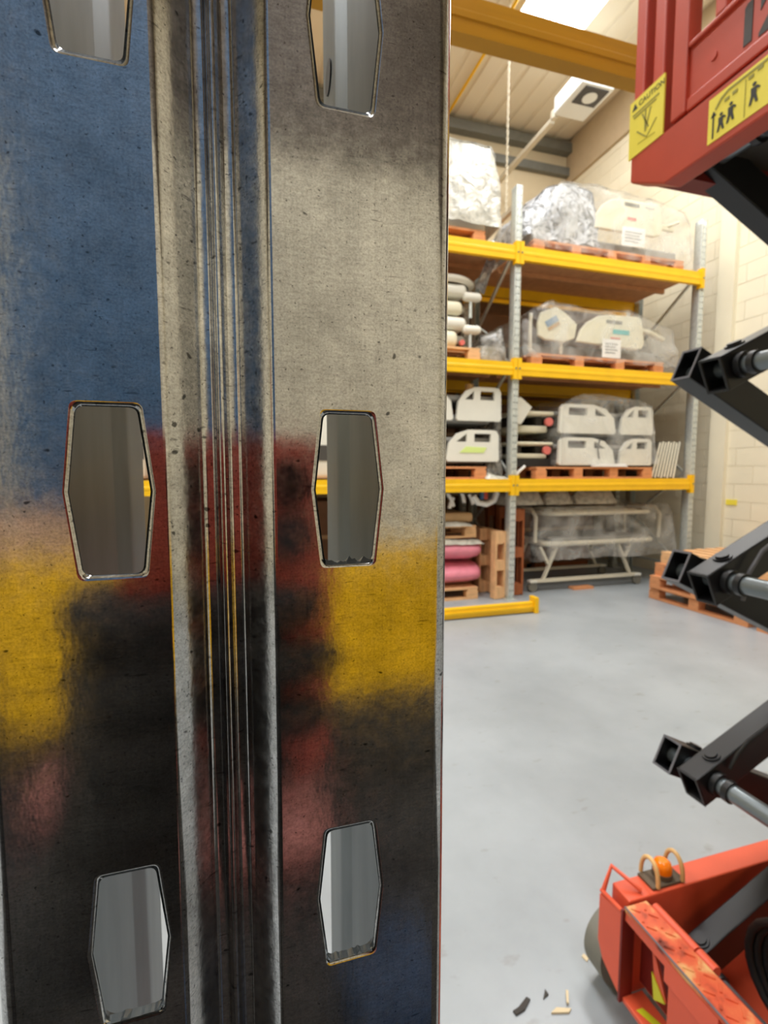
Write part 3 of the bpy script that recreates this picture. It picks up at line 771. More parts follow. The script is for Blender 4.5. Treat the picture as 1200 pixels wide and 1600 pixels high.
# cream panels leaning by the right post
for i in range(8):
    u = 5.07 + i * .047
    mb = MB(); M_ = Matrix.Rotation(R(14 - i * .6), 3, 'Y')
    mb.obox((u + .09, 5.49, 1.425 + .235), (.012, .70, .46 + .02 * (i % 2)), M_)
    o = mb.build('leaning_panel', 'panel_gap_shade')
    MB().obox((u + .09, 5.136, 1.425 + .235), (.024, .008, .46 + .02 * (i % 2)), M_).build('panel_edge', 'panel_edge_white', o)
    pos = ('leftmost', 'second from left', 'third from left', 'fourth from left', 'fourth from right', 'third from right', 'second from right', 'rightmost')[i]
    tag(o, 'thin cream panel leaning beside the right post, %s of eight' % pos, 'panel', 'cream panels leaning on the lowest shelf')
# lowest shelf left: stacked beds
t = bed_stack('hospital_bed', 'white bed with a green label on its side rail, left of the centre post', 1.55, 2.88, 1.60, .38, [(1.56, .62, False), (2.20, .66, False)])
MB().plate([(2.36, 1.72), (2.66, 1.72), (2.70, 1.78), (2.44, 1.79)], [], Yz, 5.094, 5.10).build('label_strip', 'label_green', t)
t = bed_stack('hospital_bed', 'white bed stacked over the bed with the green label, left of the centre post', 1.55, 2.88, 2.06, .40, [(1.56, .72, True), (2.32, .56, False)])
MB().cyl((2.57, 5.3, 2.44), (2.57, 5.3, 2.52), .05, 12).build('orange_knob', 'beacon_guard', t)
t = thing('plastic_cover', 'loose grey plastic hanging beside the centre post on the lowest shelf', 'plastic sheet', (2.85, 5.4, 1.5))
cover('plastic_wrap', 'grey_wrap', t, [(2.71, 1.5), (2.77, 1.72), (2.86, 2.2), (2.93, 2.1), (2.95, 1.5)], 5.18, 5.9, 1.44, .03, sd=51)
t = thing('plastic_cover', 'crumpled white plastic lying on the shelf at the foot of the centre post', 'plastic sheet', (2.8, 5.1, 1.43))
cover('plastic_wrap', 'white_wrap', t, [(2.66, 1.45), (2.72, 1.50), (2.82, 1.47), (2.92, 1.46), (2.95, 1.44)], 5.06, 5.3, 1.425, .012, sd=55)
o = MB().tube([(3.06, 5.08, 1.43), (3.10, 5.07, 1.50), (3.18, 5.06, 1.57)], .018, 8).build('white_pipe', 'card_white')
tag(o, 'short white pipe leaning on the shelf right of the centre post', 'pipe')

# loads further left, glimpsed through the slots
for a, lab in ((.95, 'white wrapped load on the lowest shelf seen through the right-hand slots'), (-1.4, 'white wrapped load on the lowest shelf at the far left')):
    t = thing('white_wrapped_load', lab, 'wrapped load', (a, 5.5, 1.42))
    slab('crate', 'white_plastic', t, a - .5, a + .5, 5.12, 6.0, 1.43, 2.2, .05)
    MB().box(a - .5, a + .5, 5.11, 5.12, 1.62, 1.78).build('dark_strap', 'dark_recess', t)

# floor level, right bay: wheeled bed frame under plastic
t = thing('bed_frame', 'cream tubular bed frame on castors under clear plastic on the floor below the rack', 'bed frame', (4.4, 5.6, 0))
def loop(u0, u1, v0, v1, z, r):
    pts = [(p[0], p[1], z) for p in rr(u0, u1, v0, v1, .13, 5)]
    return MB().tube(pts, r, 8, closed=True)
loop(3.68, 5.22, 5.22, 6.0, .98, .030).build('deck_frame', 'cream_tube', t)
loop(3.80, 5.10, 5.32, 5.9, 1.00, .020).build('deck_frame', 'cream_tube', t)
loop(3.62, 5.30, 5.24, 6.0, .60, .034).build('under_frame', 'cream_tube', t)
loop(3.74, 5.16, 5.34, 5.9, .60, .022).build('under_frame', 'cream_tube', t)
slab('mattress_deck', 'grey_deck', t, 3.74, 5.18, 5.28, 5.96, .62, .66, .01)
for u in (4.0, 4.4, 4.8): MB().bar((u, 5.24, .96), (u, 5.98, .96), .03, .02).build('cross_slat', 'cream_tube', t)
for v in (5.28, 5.94):
    for a, b in ((3.56, 3.86), (3.88, 3.62), (4.72, 4.98), (4.98, 4.78)):
        pass
    MB().bar((3.56, v, .56), (3.68, v, .34), .045, .03).build('leg', 'cream_tube', t)
    MB().bar((3.80, v, .56), (3.60, v, .12), .045, .03).build('leg', 'cream_tube', t)
    MB().bar((4.74, v, .56), (4.96, v, .12), .045, .03).build('leg', 'cream_tube', t)
    MB().bar((4.94, v, .56), (4.84, v, .36), .045, .03).build('leg', 'cream_tube', t)
    MB().bar((3.45, v, .135), (5.05, v, .135), .05, .04).build('base_bar', 'cream_tube', t)
    for u in (3.46, 5.06):
        c = MB().cyl((u, v - .025, .062), (u, v + .025, .062), .060, 18).build('castor', 'rail_window', t)
        MB().box(u - .05, u + .05, v - .04, v + .04, .115, .15).build('castor_housing', 'white_plastic', c, bevel=.01)
for u, h_ in ((3.5, 1.02), (5.42, 1.02)):
    MB().tube([(u, 5.3, .62), (u, 5.3, h_ - .08), (u, 5.38, h_), (u, 5.85, h_), (u, 5.93, h_ - .08), (u, 5.93, .62)], .025, 8).build('end_hoop', 'cream_tube', t)
cover('plastic_wrap', 'clear_wrap', t, [(3.36, .66), (3.42, 1.0), (3.62, 1.06), (4.0, 1.06), (4.5, 1.07), (5.15, 1.08), (5.42, 1.08), (5.54, .94), (5.56, .55)], 5.17, 6.03, .42, .03, sd=61)
tag(MB().box(4.02, 4.32, 5.2, 5.32, .0, .03).build('timber_offcut', 'pallet_wood'), 'short wooden batten on the floor under the wheeled bed frame', 'timber')
# sheets stored under the lowest beam
for i, (a, b, m, lab) in enumerate(((3.1, 3.62, 'card_white', 'white board on the wheeled bed frame below the lowest beam, beside the centre post'), (3.66, 4.05, 'white_plastic', 'crumpled white bundle on the wheeled bed frame, second from the centre post'),
                                    (4.1, 4.72, 'white_plastic', 'crumpled white bundle on the wheeled bed frame, third from the centre post'))):
    t = thing('stored_bundle', lab, 'bundle', ((a + b) / 2, 5.5, 1.1), group='bundles under the lowest beam')
    cover('bundle_wrap', 'white_wrap', t, [(a, 1.20), (a + .05, 1.25), ((a + b) / 2, 1.26), (b - .05, 1.25), (b, 1.18)], 5.35, 5.9, 1.09, .012, sd=70 + i)
    slab('bundle_core', m, t, a + .04, b - .04, 5.40, 5.85, 1.085, 1.2, .02)

# floor level, left bay: pink rolls and what lies on them
for k, lab in enumerate(('pink plastic-wrapped roll resting on the floor pallet, lower of two', 'pink plastic-wrapped roll with white film, lying on the lower pink roll')):
    z = .292 + k * .285; t = thing('pink_roll', lab, 'roll', (2.0, 5.6, z - .14), group='pink rolls under the rack')
    mb = MB(); n = 20; prof = [(1.30, .02), (1.32, .10), (1.40, .15), (2.58, .155), (2.68, .145), (2.74, .11), (2.765, .04)]
    us = []
    for i in range(len(prof) - 1):
        for s_ in range(4): q = s_ / 4; us.append((prof[i][0] * (1 - q) + prof[i + 1][0] * q, prof[i][1] * (1 - q) + prof[i + 1][1] * q))
    us.append(prof[-1]); vs = []
    for u, r_ in us:
        for i in range(n):
            a = 2 * math.pi * i / n; d = 1 + .06 * noise.noise((u * 6, math.cos(a) * 2, math.sin(a) * 2 + k * 5))
            vs.append((u, 5.55 + r_ * 2.6 * math.cos(a) * d, z + r_ * math.sin(a) * .92 * d))
    mb.add(vs, [(i * n + j, i * n + (j + 1) % n, (i + 1) * n + (j + 1) % n, (i + 1) * n + j) for i in range(len(us) - 1) for j in range(n)], True)
    mb.build('roll_body', 'pink_plastic', t)
    if k == 1:
        cover('white_film', 'white_wrap', t, [(1.5, .70), (1.9, .715), (2.3, .715), (2.55, .71), (2.68, .70), (2.74, .66)], 5.2, 5.9, .66, .02, sd=81)
t = thing('foam_mattress', 'beige mattress lying on the pallet over the pink rolls', 'mattress', (2.0, 5.6, .85))
slab('mattress_body', 'cardboard', t, 1.5, 2.62, 5.24, 6.0, .905, 1.02, .04)
cover('plastic_wrap', 'white_wrap', t, [(1.5, .90), (1.9, .92), (2.4, .93), (2.56, .90)], 5.18, 5.6, .876, .015, sd=91)
t = thing('cable_bundle', 'white tubes and straps hanging below the lowest left beam', 'tubing', (2.5, 5.3, 1.02))
for i, (u, z0, z1, du) in enumerate(((2.28, 1.10, 1.26, .05), (2.36, 1.08, 1.2, -.04), (2.46, 1.14, 1.27, .02), (2.56, 1.12, 1.24, .03))):
    MB().tube([(u, 5.25, z1), (u + du, 5.24, (z0 + z1) / 2), (u + du * 1.5, 5.23, z0)], .022, 8).build('white_tube', 'card_white', t)
MB().tube([(2.60, 5.22, 1.22), (2.66, 5.21, 1.14), (2.76, 5.2, 1.12), (2.86, 5.2, 1.16), (2.90, 5.2, 1.26)], .035, 10).build('white_hose', 'card_white', t)
MB().box(2.68, 2.72, 5.18, 5.22, 1.18, 1.27).build('blue_tape', 'blue_tarp', t); MB().box(2.722, 2.77, 5.18, 5.22, 1.18, 1.27).build('red_tape', 'lift_red', t)
MB().box(2.2, 2.95, 5.2, 5.95, 1.252, 1.275).build('hanging_tray', 'dark_recess', t)

# ================================================================== roof services
t = thing('low_bay_lamp', 'white box lamp with dark grille under the roof, behind the yellow beam', 'lamp', (4.65, 6.2, 6.6))
MB().box(4.42, 4.92, 5.86, 6.5, 6.62, 6.86).build('lamp_housing', 'lamp_white', t, bevel=.02)
MB().box(4.50, 4.86, 5.9, 6.2, 6.605, 6.62).build('lamp_grille', 'lamp_dark', t)
MB().cyl((4.68, 6.06, 6.60), (4.68, 6.06, 6.618), .10, 16).build('lamp_bulb', 'lamp_white', t)
MB().box(4.42, 4.50, 6.50, 6.58, 6.60, 6.72).build('junction_box', 'pipe_white', t, bevel=.01)
for u in (4.5, 4.84): MB().cyl((u, 6.18, 6.86), (u, 6.18, roof_z(6.18)), .008, 8).build('hanger', 'galv_far', t)
o = MB().box(4.44, 4.52, 6.62, 8.29, 6.60, 6.66).build('cable_trunking', 'pipe_white'); tag(o, 'pale cable trunking running back from the white lamp to the back wall', 'trunking')
o = MB().box(3.52, 3.58, 5.9, 8.29, 4.98, 5.04).build('conduit', 'pipe_white'); tag(o, 'lower pale conduit behind the tall white wrapped load', 'conduit')
o = MB().tube([(3.47, 8.28, roof_z(8.28) - .06), (3.49, 4.0, roof_z(4.0) - .06)], .022, 10).build('gas_pipe', 'yellow'); tag(o, 'thin yellow pipe running under the roof above the rack', 'pipe')
t = thing('hoist_chain', 'pale chain hanging straight down from the roof', 'chain', (3.40, 6.0, 5.0))
ch = None
for i in range(62):
    z = roof_z(6.0) - .04 - i * .042
    if ch is None:
        a = [(math.cos(q) * .013, 0, math.sin(q) * .026) for q in [2 * math.pi * k / 8 for k in range(8)]]
        ch = MB().tube(a, .005, 5, closed=True).mesh('chain_link'); ch.materials.append(MAT['chain_steel'])
    o = bpy.data.objects.new('chain_link', ch); C.objects.link(o); o.parent = t; o.location = (0, 0, z - 5.0); o.rotation_euler = (0, 0, R(90 * (i % 2)))
o = MB().box(5.985, 5.9975, 4.675, 4.82, 1.08, 1.15).build('wall_label', 'sticker_yellow', bevel=.002)
tag(o, 'small yellow label stuck on the cream block wall', 'label')

# ================================================================== scissor lift
lf = thing('scissor_lift', 'red scissor lift with black folding arms standing at the right edge', 'scissor lift', (1.7, .75, 0))
LU, RU = 1.12, 2.21
ZK = [.215 + .511 * k for k in range(5)]
def arm(a, b, v0, v1, rim='arm_rim'):
    """hollow rectangular tube from pin a to pin b in the u-z plane, running 5 cm past each pin"""
    A = Vector((a[0], 0, a[1])); B = Vector((b[0], 0, b[1])); d = (B - A).normalized(); n = Vector((-d.z, 0, d.x))
    A = A - d * .05; L_ = (B - A).length + .05
    W, H, th = (v1 - v0), .084, .0055; vm = (v0 + v1) / 2
    fn = lambda p, q, t: tuple(A + d * t + Vector((0, vm + p, 0)) + n * q)
    out = [(-W / 2, -H / 2), (W / 2, -H / 2), (W / 2, H / 2), (-W / 2, H / 2)]
    inn = [(-W / 2 + th, -H / 2 + th), (W / 2 - th, -H / 2 + th), (W / 2 - th, H / 2 - th), (-W / 2 + th, H / 2 - th)]
    o = MB().plate(out, [inn], fn, 0, L_).build('scissor_arm', 'arm_black', lf, bevel=.003)
    MB().plate(out, [inn], fn, -.0015, .0).build('end_rim', rim, o)
    c = A + d * .085 + Vector((0, vm, 0)) + n * (H / 2)
    MB().cyl(c, c + n * .004, .021, 20).cyl(c + n * .004, c + n * .009, .015, 20).build('pin_bolt', 'arm_black', o)
    return o
for dv in (0, -.46):
    for k in range(1, 5):
        a0, a1 = (.962, 1.018) if dv == 0 else (.42, .476)
        arm((LU, ZK[k]), (RU, ZK[k - 1]), a0, a1)
        b0, b1 = (.885, .941) if dv == 0 else (.497, .553)
        arm((LU, ZK[k - 1]), (RU, ZK[k]), b0, b1, 'rubber')
for k in range(5):
    for u in (LU, RU):
        ax = MB().cyl((u, .425, ZK[k]), (u, 1.014, ZK[k]), .021, 20).build('axle', 'rod_steel', lf)
        for v in (.868, .84): MB().cyl((u, v, ZK[k]), (u, v + .014, ZK[k]), .030 if v > .85 else .027, 20).build('collar', 'arm_black', ax)
for k in range(4):
    zc = (ZK[k] + ZK[k + 1]) / 2; u = (LU + RU) / 2
    MB().cyl((u, .425, zc), (u, 1.014, zc), .019, 16).build('axle', 'rod_steel', lf)
# hydraulic lines along the arms
MB().tube([(1.155, .878, .76), (1.17, .872, .80), (1.20, .87, .83), (1.30, .87, .875), (1.6, .87, 1.02)], .005, 8).build('hose', 'rubber', lf)
MB().tube([(1.155, .872, 1.19), (1.165, .868, 1.26), (1.20, .866, 1.31), (1.30, .866, 1.37), (1.6, .866, 1.51)], .005, 8).build('hose', 'arm_rim', lf)
for i in range(3):
    pts = []
    for k in range(15):
        a = R(110 + k * 17); pts.append((1.17 + i * .012 + .012 * k / 14, .70 - i * .012 + .12 * math.cos(a) * -1, .34 + .13 * math.sin(a)))
    MB().tube(pts, .009, 8).build('hose', 'rubber', lf)

# platform
PU = .93
rail = MB().plate([(1.042, 2.206), (.94, 2.150), (.36, 2.150), (.36, 2.263), (1.042, 2.263)], [], Xz, PU, PU + .05).build('platform_rail', 'lift_red', lf, bevel=.004)
MB().box(PU + .04, 2.4, .36, 1.04, 2.262, 2.274).build('platform_floor', 'dark_recess', lf)
for v0, v1 in ((.985, 1.035), (.365, .415)): MB().box(PU + .05, 2.4, v0, v1, 2.206, 2.262).build('floor_channel', 'lift_shade_red', lf)
MB().box(2.35, 2.40, .415, .985, 2.15, 2.262).build('platform_rail', 'lift_red', lf)
def post(v0, v1, z0=2.274, z1=3.32, u0=PU + .003, u1=PU + .045): return MB().box(u0, u1, v0, v1, z0, z1).build('guard_post', 'lift_red_gloss', lf, bevel=.004)
post(1.014, 1.044); post(.957, .988); post(.36, .39)
for u in (1.6, 2.35): post(1.005, 1.04, u0=u, u1=u + .035); post(.36, .395, u0=u, u1=u + .035)
gate = MB().plate([(.93, 2.274), (.40, 2.274), (.40, 2.410), (.93, 2.410)], [], Xz, PU + .012, PU + .018).build('kick_panel', 'lift_red', lf)
fr_ = [(.932, .895), (.43, .40)]
for a, b in fr_: MB().box(PU + .002, PU + .04, b, a, 2.274, 3.3).build('gate_stile', 'lift_red', gate, bevel=.003)
MB().box(PU + .006, PU + .030, .43, .895, 2.274, 2.300).build('gate_edge', 'lift_red', gate, bevel=.003)
MB().box(PU + .004, PU + .034, .43, .895, 2.402, 2.412).build('gate_edge', 'lift_red', gate, bevel=.003)
for v in (.822, .735, .648, .56): MB().box(PU + .004, PU + .034, v - .012, v + .012, 2.412, 3.28).build('gate_bar', 'lift_red', gate, bevel=.003)
MB().cyl((PU + .009, .838, 2.345), (PU + .012, .838, 2.345), .008, 14).build('gate_rivet', 'lift_red_gloss', gate)
for z in (2.8, 3.3):
    for v in (1.022, .378): MB().box(PU + .04, 2.385, v - .016, v + .016, z - .016, z + .016).build('guard_rail_bar', 'lift_red_gloss', lf)
    MB().box(2.352, 2.384, .38, 1.02, z - .016, z + .016).build('guard_rail_bar', 'lift_red_gloss', lf)
# stencilled number on the kick panel
def text(body, size, parent, name, m, loc, ext=.0008, bold=0):
    cu = bpy.data.curves.new(name, 'FONT'); cu.body = body; cu.size = size; cu.extrude = ext; cu.offset = bold
    tmp = bpy.data.objects.new(name, cu); C.objects.link(tmp)
    dg = bpy.context.evaluated_depsgraph_get(); me = bpy.data.meshes.new_from_object(tmp.evaluated_get(dg))
    bpy.data.objects.remove(tmp); bpy.data.curves.remove(cu)
    M_ = Matrix(((0, 0, -1), (-1, 0, 0), (0, 1, 0))).to_4x4(); M_.translation = Vector(loc) - org(parent)
    me.transform(M_); me.materials.clear(); return link(name, me, m, parent)
MB().plate([(.775, 2.312), (.759, 2.312), (.759, 2.386), (.770, 2.386), (.775, 2.380)], [], Xz, PU + .0105, PU + .0118).build('stencil_digit_one', 'stencil', gate)
text('2', .106, gate, 'stencil_digit_two', 'stencil', (PU + .0115, .745, 2.312), .0008, .0045)
# warning stickers
stk = MB().plate([(1.050, 2.262), (.948, 2.262), (.948, 2.392), (1.050, 2.392)], [], Xz, PU - .0015, PU + .0025).build('warning_sticker', 'sticker_yellow', lf)
def mark(parent, poly, m='ink', u=PU - .0022): return MB().plate(poly, [], Xz, u, u + .0007).build('print_mark', m, parent)
mark(stk, [(1.042, 2.369), (1.026, 2.369), (1.034, 2.384)])
text('CAUTION', .0165, stk, 'print_text', 'ink', (PU - .0018, 1.022, 2.370), .0004)
for i, (a, b) in enumerate(((1.04, .962), (1.036, .97))): mark(stk, [(a, 2.360 - i * .007), (b, 2.360 - i * .007), (b, 2.3565 - i * .007), (a, 2.3565 - i * .007)], 'ink_soft')
for a, b, c, d in ((1.01, 2.345, .99, 2.305), (1.0, 2.348, 1.0, 2.305), (.985, 2.345, 1.0, 2.30), (1.025, 2.315, .995, 2.285), (.968, 2.31, .995, 2.285), (1.02, 2.285, .972, 2.28)):
    q = .002; mark(stk, [(a + q, b), (a - q, b), (c - q, d), (c + q, d)], 'ink_soft')
big = MB().plate([(.832, 2.166), (.40, 2.166), (.40, 2.252), (.832, 2.252)], [], Xz, PU - .0012, PU).build('capacity_sticker', 'sticker_yellow', lf)
mark(big, [(.8215, 2.172), (.8185, 2.172), (.8185, 2.218), (.8215, 2.218)]); mark(big, [(.826, 2.214), (.814, 2.214), (.820, 2.224)])
mark(big, [(.818, 2.226), (.806, 2.240), (.79, 2.246), (.41, 2.247), (.41, 2.243), (.79, 2.242), (.803, 2.236), (.815, 2.224)], 'ink_soft')
mark(big, [(.7555, 2.17), (.7545, 2.17), (.7545, 2.238), (.7555, 2.238)], 'ink_soft')
def figure(v, z, h):
    mark(big, [(v + h * .10 * math.cos(a), z + h * .90 + h * .09 * math.sin(a)) for a in [2 * math.pi * k / 10 for k in range(10)]])
    mark(big, [(v + h * .15, z + h * .42), (v + h * .16, z + h * .76), (v - h * .16, z + h * .76), (v - h * .30, z + h * .62), (v - h * .28, z + h * .55), (v - h * .13, z + h * .62), (v - h * .12, z + h * .4), (v - h * .22, z), (v - h * .10, z), (v + h * .01, z + h * .34), (v + h * .12, z), (v + h * .24, z)])
figure(.803, 2.178, .034); figure(.783, 2.182, .036); figure(.738, 2.184, .038); figure(.66, 2.184, .038); figure(.62, 2.184, .038)
for v, z in ((.792, 2.226), (.776, 2.228), (.745, 2.232), (.728, 2.236)): mark(big, [(v + .005, z), (v - .005, z), (v - .005, z + .006), (v + .005, z + .006)], 'ink_soft')

# base
far_rail = MB().box(.955, 2.42, .972, 1.036, .10, .370).build('chassis_rail', 'base_red', lf, bevel=.004)
MB().box(.955, 2.42, .372, .436, .10, .370).build('chassis_rail', 'base_red', lf, bevel=.004)
MB().box(2.36, 2.42, .436, .972, .12, .37).build('chassis_end', 'base_red', lf)
MB().box(1.02, 2.36, .436, .972, .10, .13).build('chassis_tray', 'base_red', lf)
MB().box(1.0, 1.02, .436, .972, .13, .35).build('chassis_end', 'lift_shade_red', lf)
step = MB().box(.930, 1.000, .36, .962, .358, .372).build('step_plate', 'step_worn', lf, bevel=.003)
for i in range(22):
    for j in range(2):
        M_ = Matrix.Rotation(R(45 if (i + j) % 2 else -45), 3, 'Z')
        MB().obox((.948 + j * .032, .945 - i * .026, .3735), (.022, .005, .003), M_).build('tread_bar', 'step_worn', step)
MB().tube([(.9305, .962, .3715), (.9305, .36, .3715)], .0022, 6).build('worn_edge', 'arm_rim', step)
MB().tube([(1.022, .955, .35), (1.022, .83, .35)], .014, 12).build('hinge_tube', 'base_red', step); MB().tube([(1.022, .825, .35), (1.022, .78, .35)], .0145, 12).build('hinge_tube', 'base_red', step)
endp = MB().plate([(.835, .358), (.36, .358), (.36, .10), (.835, .10)], [], Xz, .944, .952).build('end_panel', 'base_red', lf, bevel=.002)
MB().box(.932, .950, .835, .960, .335, .358).build('panel_lip', 'base_red', endp); MB().box(.930, .944, .70, .835, .300, .358).build('panel_lip', 'base_red', endp)
MB().box(.935, .999, .835, .962, .10, .114).build('shelf_plate', 'base_red', endp, bevel=.002)
MB().plate([(.915, .318), (.893, .175), (.862, .195)], [], Xz, .972, .978).build('gusset', 'base_red', endp)
MB().plate([(.906, .235), (.897, .168), (.864, .192)], [], Xz, .969, .972).build('hazard_tape', 'tape_yellow', endp)
MB().add([(.945, .925, .1145), (.965, .87, .1145), (.985, .87, .1145), (.965, .925, .1145)], [(0, 1, 2, 3)]).build('hazard_tape', 'tape_yellow', endp)
MB().plate([(.822, .175), (.795, .165), (.760, .11), (.790, .11)], [], Xz, .9425, .944).build('hazard_tape', 'tape_yellow', endp)
MB().cyl((.966, .912, .312), (.972, .912, .312), .006, 12).build('panel_bolt', 'card_white', endp); MB().cyl((.938, .775, .15), (.944, .775, .15), .006, 12).build('panel_bolt', 'card_white', endp)
sidep = MB().plate([(1.048, .335), (.966, .352), (.966, .12), (1.03, .16), (1.048, .20)], [], Xz, .925, .935).build('guard_plate', 'base_red', lf, bevel=.002)
MB().box(.925, .965, .962, .968, .10, .362).build('plate_flange', 'lift_shade_red', sidep)
MB().tube([(.93, 1.046, .345), (.93, .970, .352)], .006, 8).tube([(.932, 1.042, .345), (.955, 1.040, .415), (1.005, .985, .378)], .0065, 8).build('tie_down_loop', 'base_red', sidep)
for v in (1.085, .32):
    for u in (1.055, 2.25):
        wh = MB().cyl((u, v - .035, .115), (u, v + .035, .115), .115, 40).build('wheel', 'tyre_grey', lf, bevel=.012)
        MB().cyl((u, v - .040, .115), (u, v + .040, .115), .05, 24).build('wheel_hub', 'base_red', wh)
        MB().cyl((u, min(v, .70) if v < .7 else .95, .115), (u, .45 if v < .7 else v, .115), .018, 12).build('wheel_axle', 'rod_steel', wh)
# amber beacon
bc = MB().box(1.040, 1.150, .980, 1.036, .370, .378).build('beacon', 'plate_brown', lf, bevel=.002); bc['label'] = 'amber beacon in a wire guard'
MB().cyl((1.10, 1.010, .380), (1.10, 1.010, .392), .026, 20).build('beacon_base', 'plate_brown', bc)
MB().tube([(1.10, 1.010, .392), (1.10, 1.010, .405), (1.10, 1.010, .418), (1.10, 1.010, .424)], [.024, .024, .021, .012], 20).build('beacon_lens', 'beacon_orange', bc)
for u in (1.056, 1.140):
    MB().tube([(u, 1.010 - .030 * math.cos(R(a)), .376 + .062 * math.sin(R(a)) ** .8) for a in range(0, 181, 15)], .0058, 8).build('beacon_guard', 'beacon_guard', bc)

# ================================================================== behind the camera (mirrored in the polished steel)
for i in range(4):
    z = .655 + i * .142
    t = thing('spare_beam', ('yellow rack beam on the trestles behind the photographer, %s of the stack' % ('bottom', 'second from bottom', 'third from bottom', 'top')[i]), 'beam', (-.2, -1.6, z), group='spare yellow beams on trestles')
    MB().box(-1.7, 1.5, -1.65, -1.6, z, z + .14).build('beam_section', 'yellow', t, bevel=.003)
    for u in (-1.72, 1.5): MB().box(u, u + .02, -1.66, -1.59, z + .002, z + .138).build('end_connector', 'yellow', t)
for u, lab in ((-1.25, 'steel trestle carrying the spare beams, left one'), (1.15, 'steel trestle carrying the spare beams, right one')):
    t = thing('trestle', lab, 'trestle', (u, -1.62, 0))
    MB().box(u - .04, u + .04, -1.95, -1.30, .60, .655).build('top_bar', 'steel_grey', t)
    for a in (-1.9, -1.35):
        for b in (-.2, .2): MB().bar((u + b, a, .0), (u, a, .62), .04, .04).build('leg', 'steel_grey', t)
for k, (u0, u1, z, lab) in enumerate(((-.80, .30, .13, 'pink wrapped roll on the floor under the spare beams, lower one'), (-.72, .26, .40, 'pink wrapped roll under the spare beams, upper one'))):
    t = thing('pink_roll', lab, 'roll', ((u0 + u1) / 2, -1.62, z - .13), group='pink rolls behind the photographer')
    MB().tube([(u0, -1.62, z), (u0 + .03, -1.62, z), (u0 + .1, -1.62, z), (u1 - .1, -1.62, z), (u1 - .03, -1.62, z), (u1, -1.62, z)], [.02, .09, .128, .128, .09, .02], 24).build('roll_body', 'salmon_plastic', t)
tag(MB().box(-1.7, 1.7, -2.96, -.25, 0, .008).build('floor_mat', 'unseen_dark_mat', bevel=.003), 'unseen dark mat added on the floor to darken the steel reflection', 'mat')  # dark sheet added so the lower part of the upright mirrors darker
t = thing('storage_tote', 'blue plastic tote on the dark mat behind the photographer', 'tote', (.36, -1.0, .008))
MB().plate(rr(.24, .48, -1.14, -.86, .02), [rr(.25, .47, -1.13, -.87, .018)], lambda a, b, d: (a, b, d), .02, .15).build('tote_wall', 'tote_blue', t)
MB().box(.25, .47, -1.13, -.87, .008, .02).build('tote_floor', 'tote_blue', t); MB().box(.235, .485, -1.145, -.855, .15, .158).build('tote_lid', 'tote_blue', t, bevel=.002)
t = thing('plywood_crate', 'large plywood crate standing behind the photographer', 'crate', (-.65, -3.2, 0))
MB().box(-1.5, .15, -3.8, -3.0, .10, 1.27).build('crate_body', 'plywood', t, bevel=.005)
for u in (-1.4, -.66, .05): MB().box(u - .06, u + .06, -3.8, -3.0, 0, .10).build('skid', 'pallet_wood', t)
for u in (-1.46, -.66, .10): MB().box(u - .04, u + .04, -3.0, -2.98, .12, 1.25).build('batten', 'plywood', t)
t = thing('tarpaulin_load', 'tall load under a blue tarpaulin on top of the plywood crate', 'covered load', (-.62, -3.2, 1.27))
slab('load_core', 'cardboard', t, -1.22, -.18, -3.7, -3.08, 1.30, 4.3, .03)
cover('tarpaulin', 'blue_tarp', t, [(-1.30, 4.32), (-1.2, 4.42), (-.6, 4.44), (-.25, 4.42), (-.12, 4.32)], -3.04, -3.74, 1.29, .02, sd=101, taper=.02)

# phone in a red case at the lens, held in a dark glove
MC = cam.matrix_world.copy() if False else (Matrix.Translation(cam.location) @ cam.rotation_euler.to_matrix().to_4x4())
def camM(p): return tuple(MC @ Vector(p))
ph = thing('phone', 'smartphone in a red case, mirrored faintly in the polished upright', 'phone', tuple(camM((-.002, -.06, .008))))
mb = MB(); mb.plate(rr(-.036, .036, -.122, .012, .010, 5), [], lambda a, b, d: camM((a, b, d)), .004, .013)
mb.build('phone_case', 'phone_red', ph, bevel=.002)
MB().plate(rr(-.033, .033, -.119, .009, .008, 5), [], lambda a, b, d: camM((a, b, d)), .013, .0136).build('phone_screen', 'phone_glass', ph)
for x, y in ((.017, -.004), (.017, -.023)):
    MB().cyl(camM((x, y, .0042)), camM((x, y, .0015)), .0085, 24).build('phone_lens', 'phone_glass', ph)

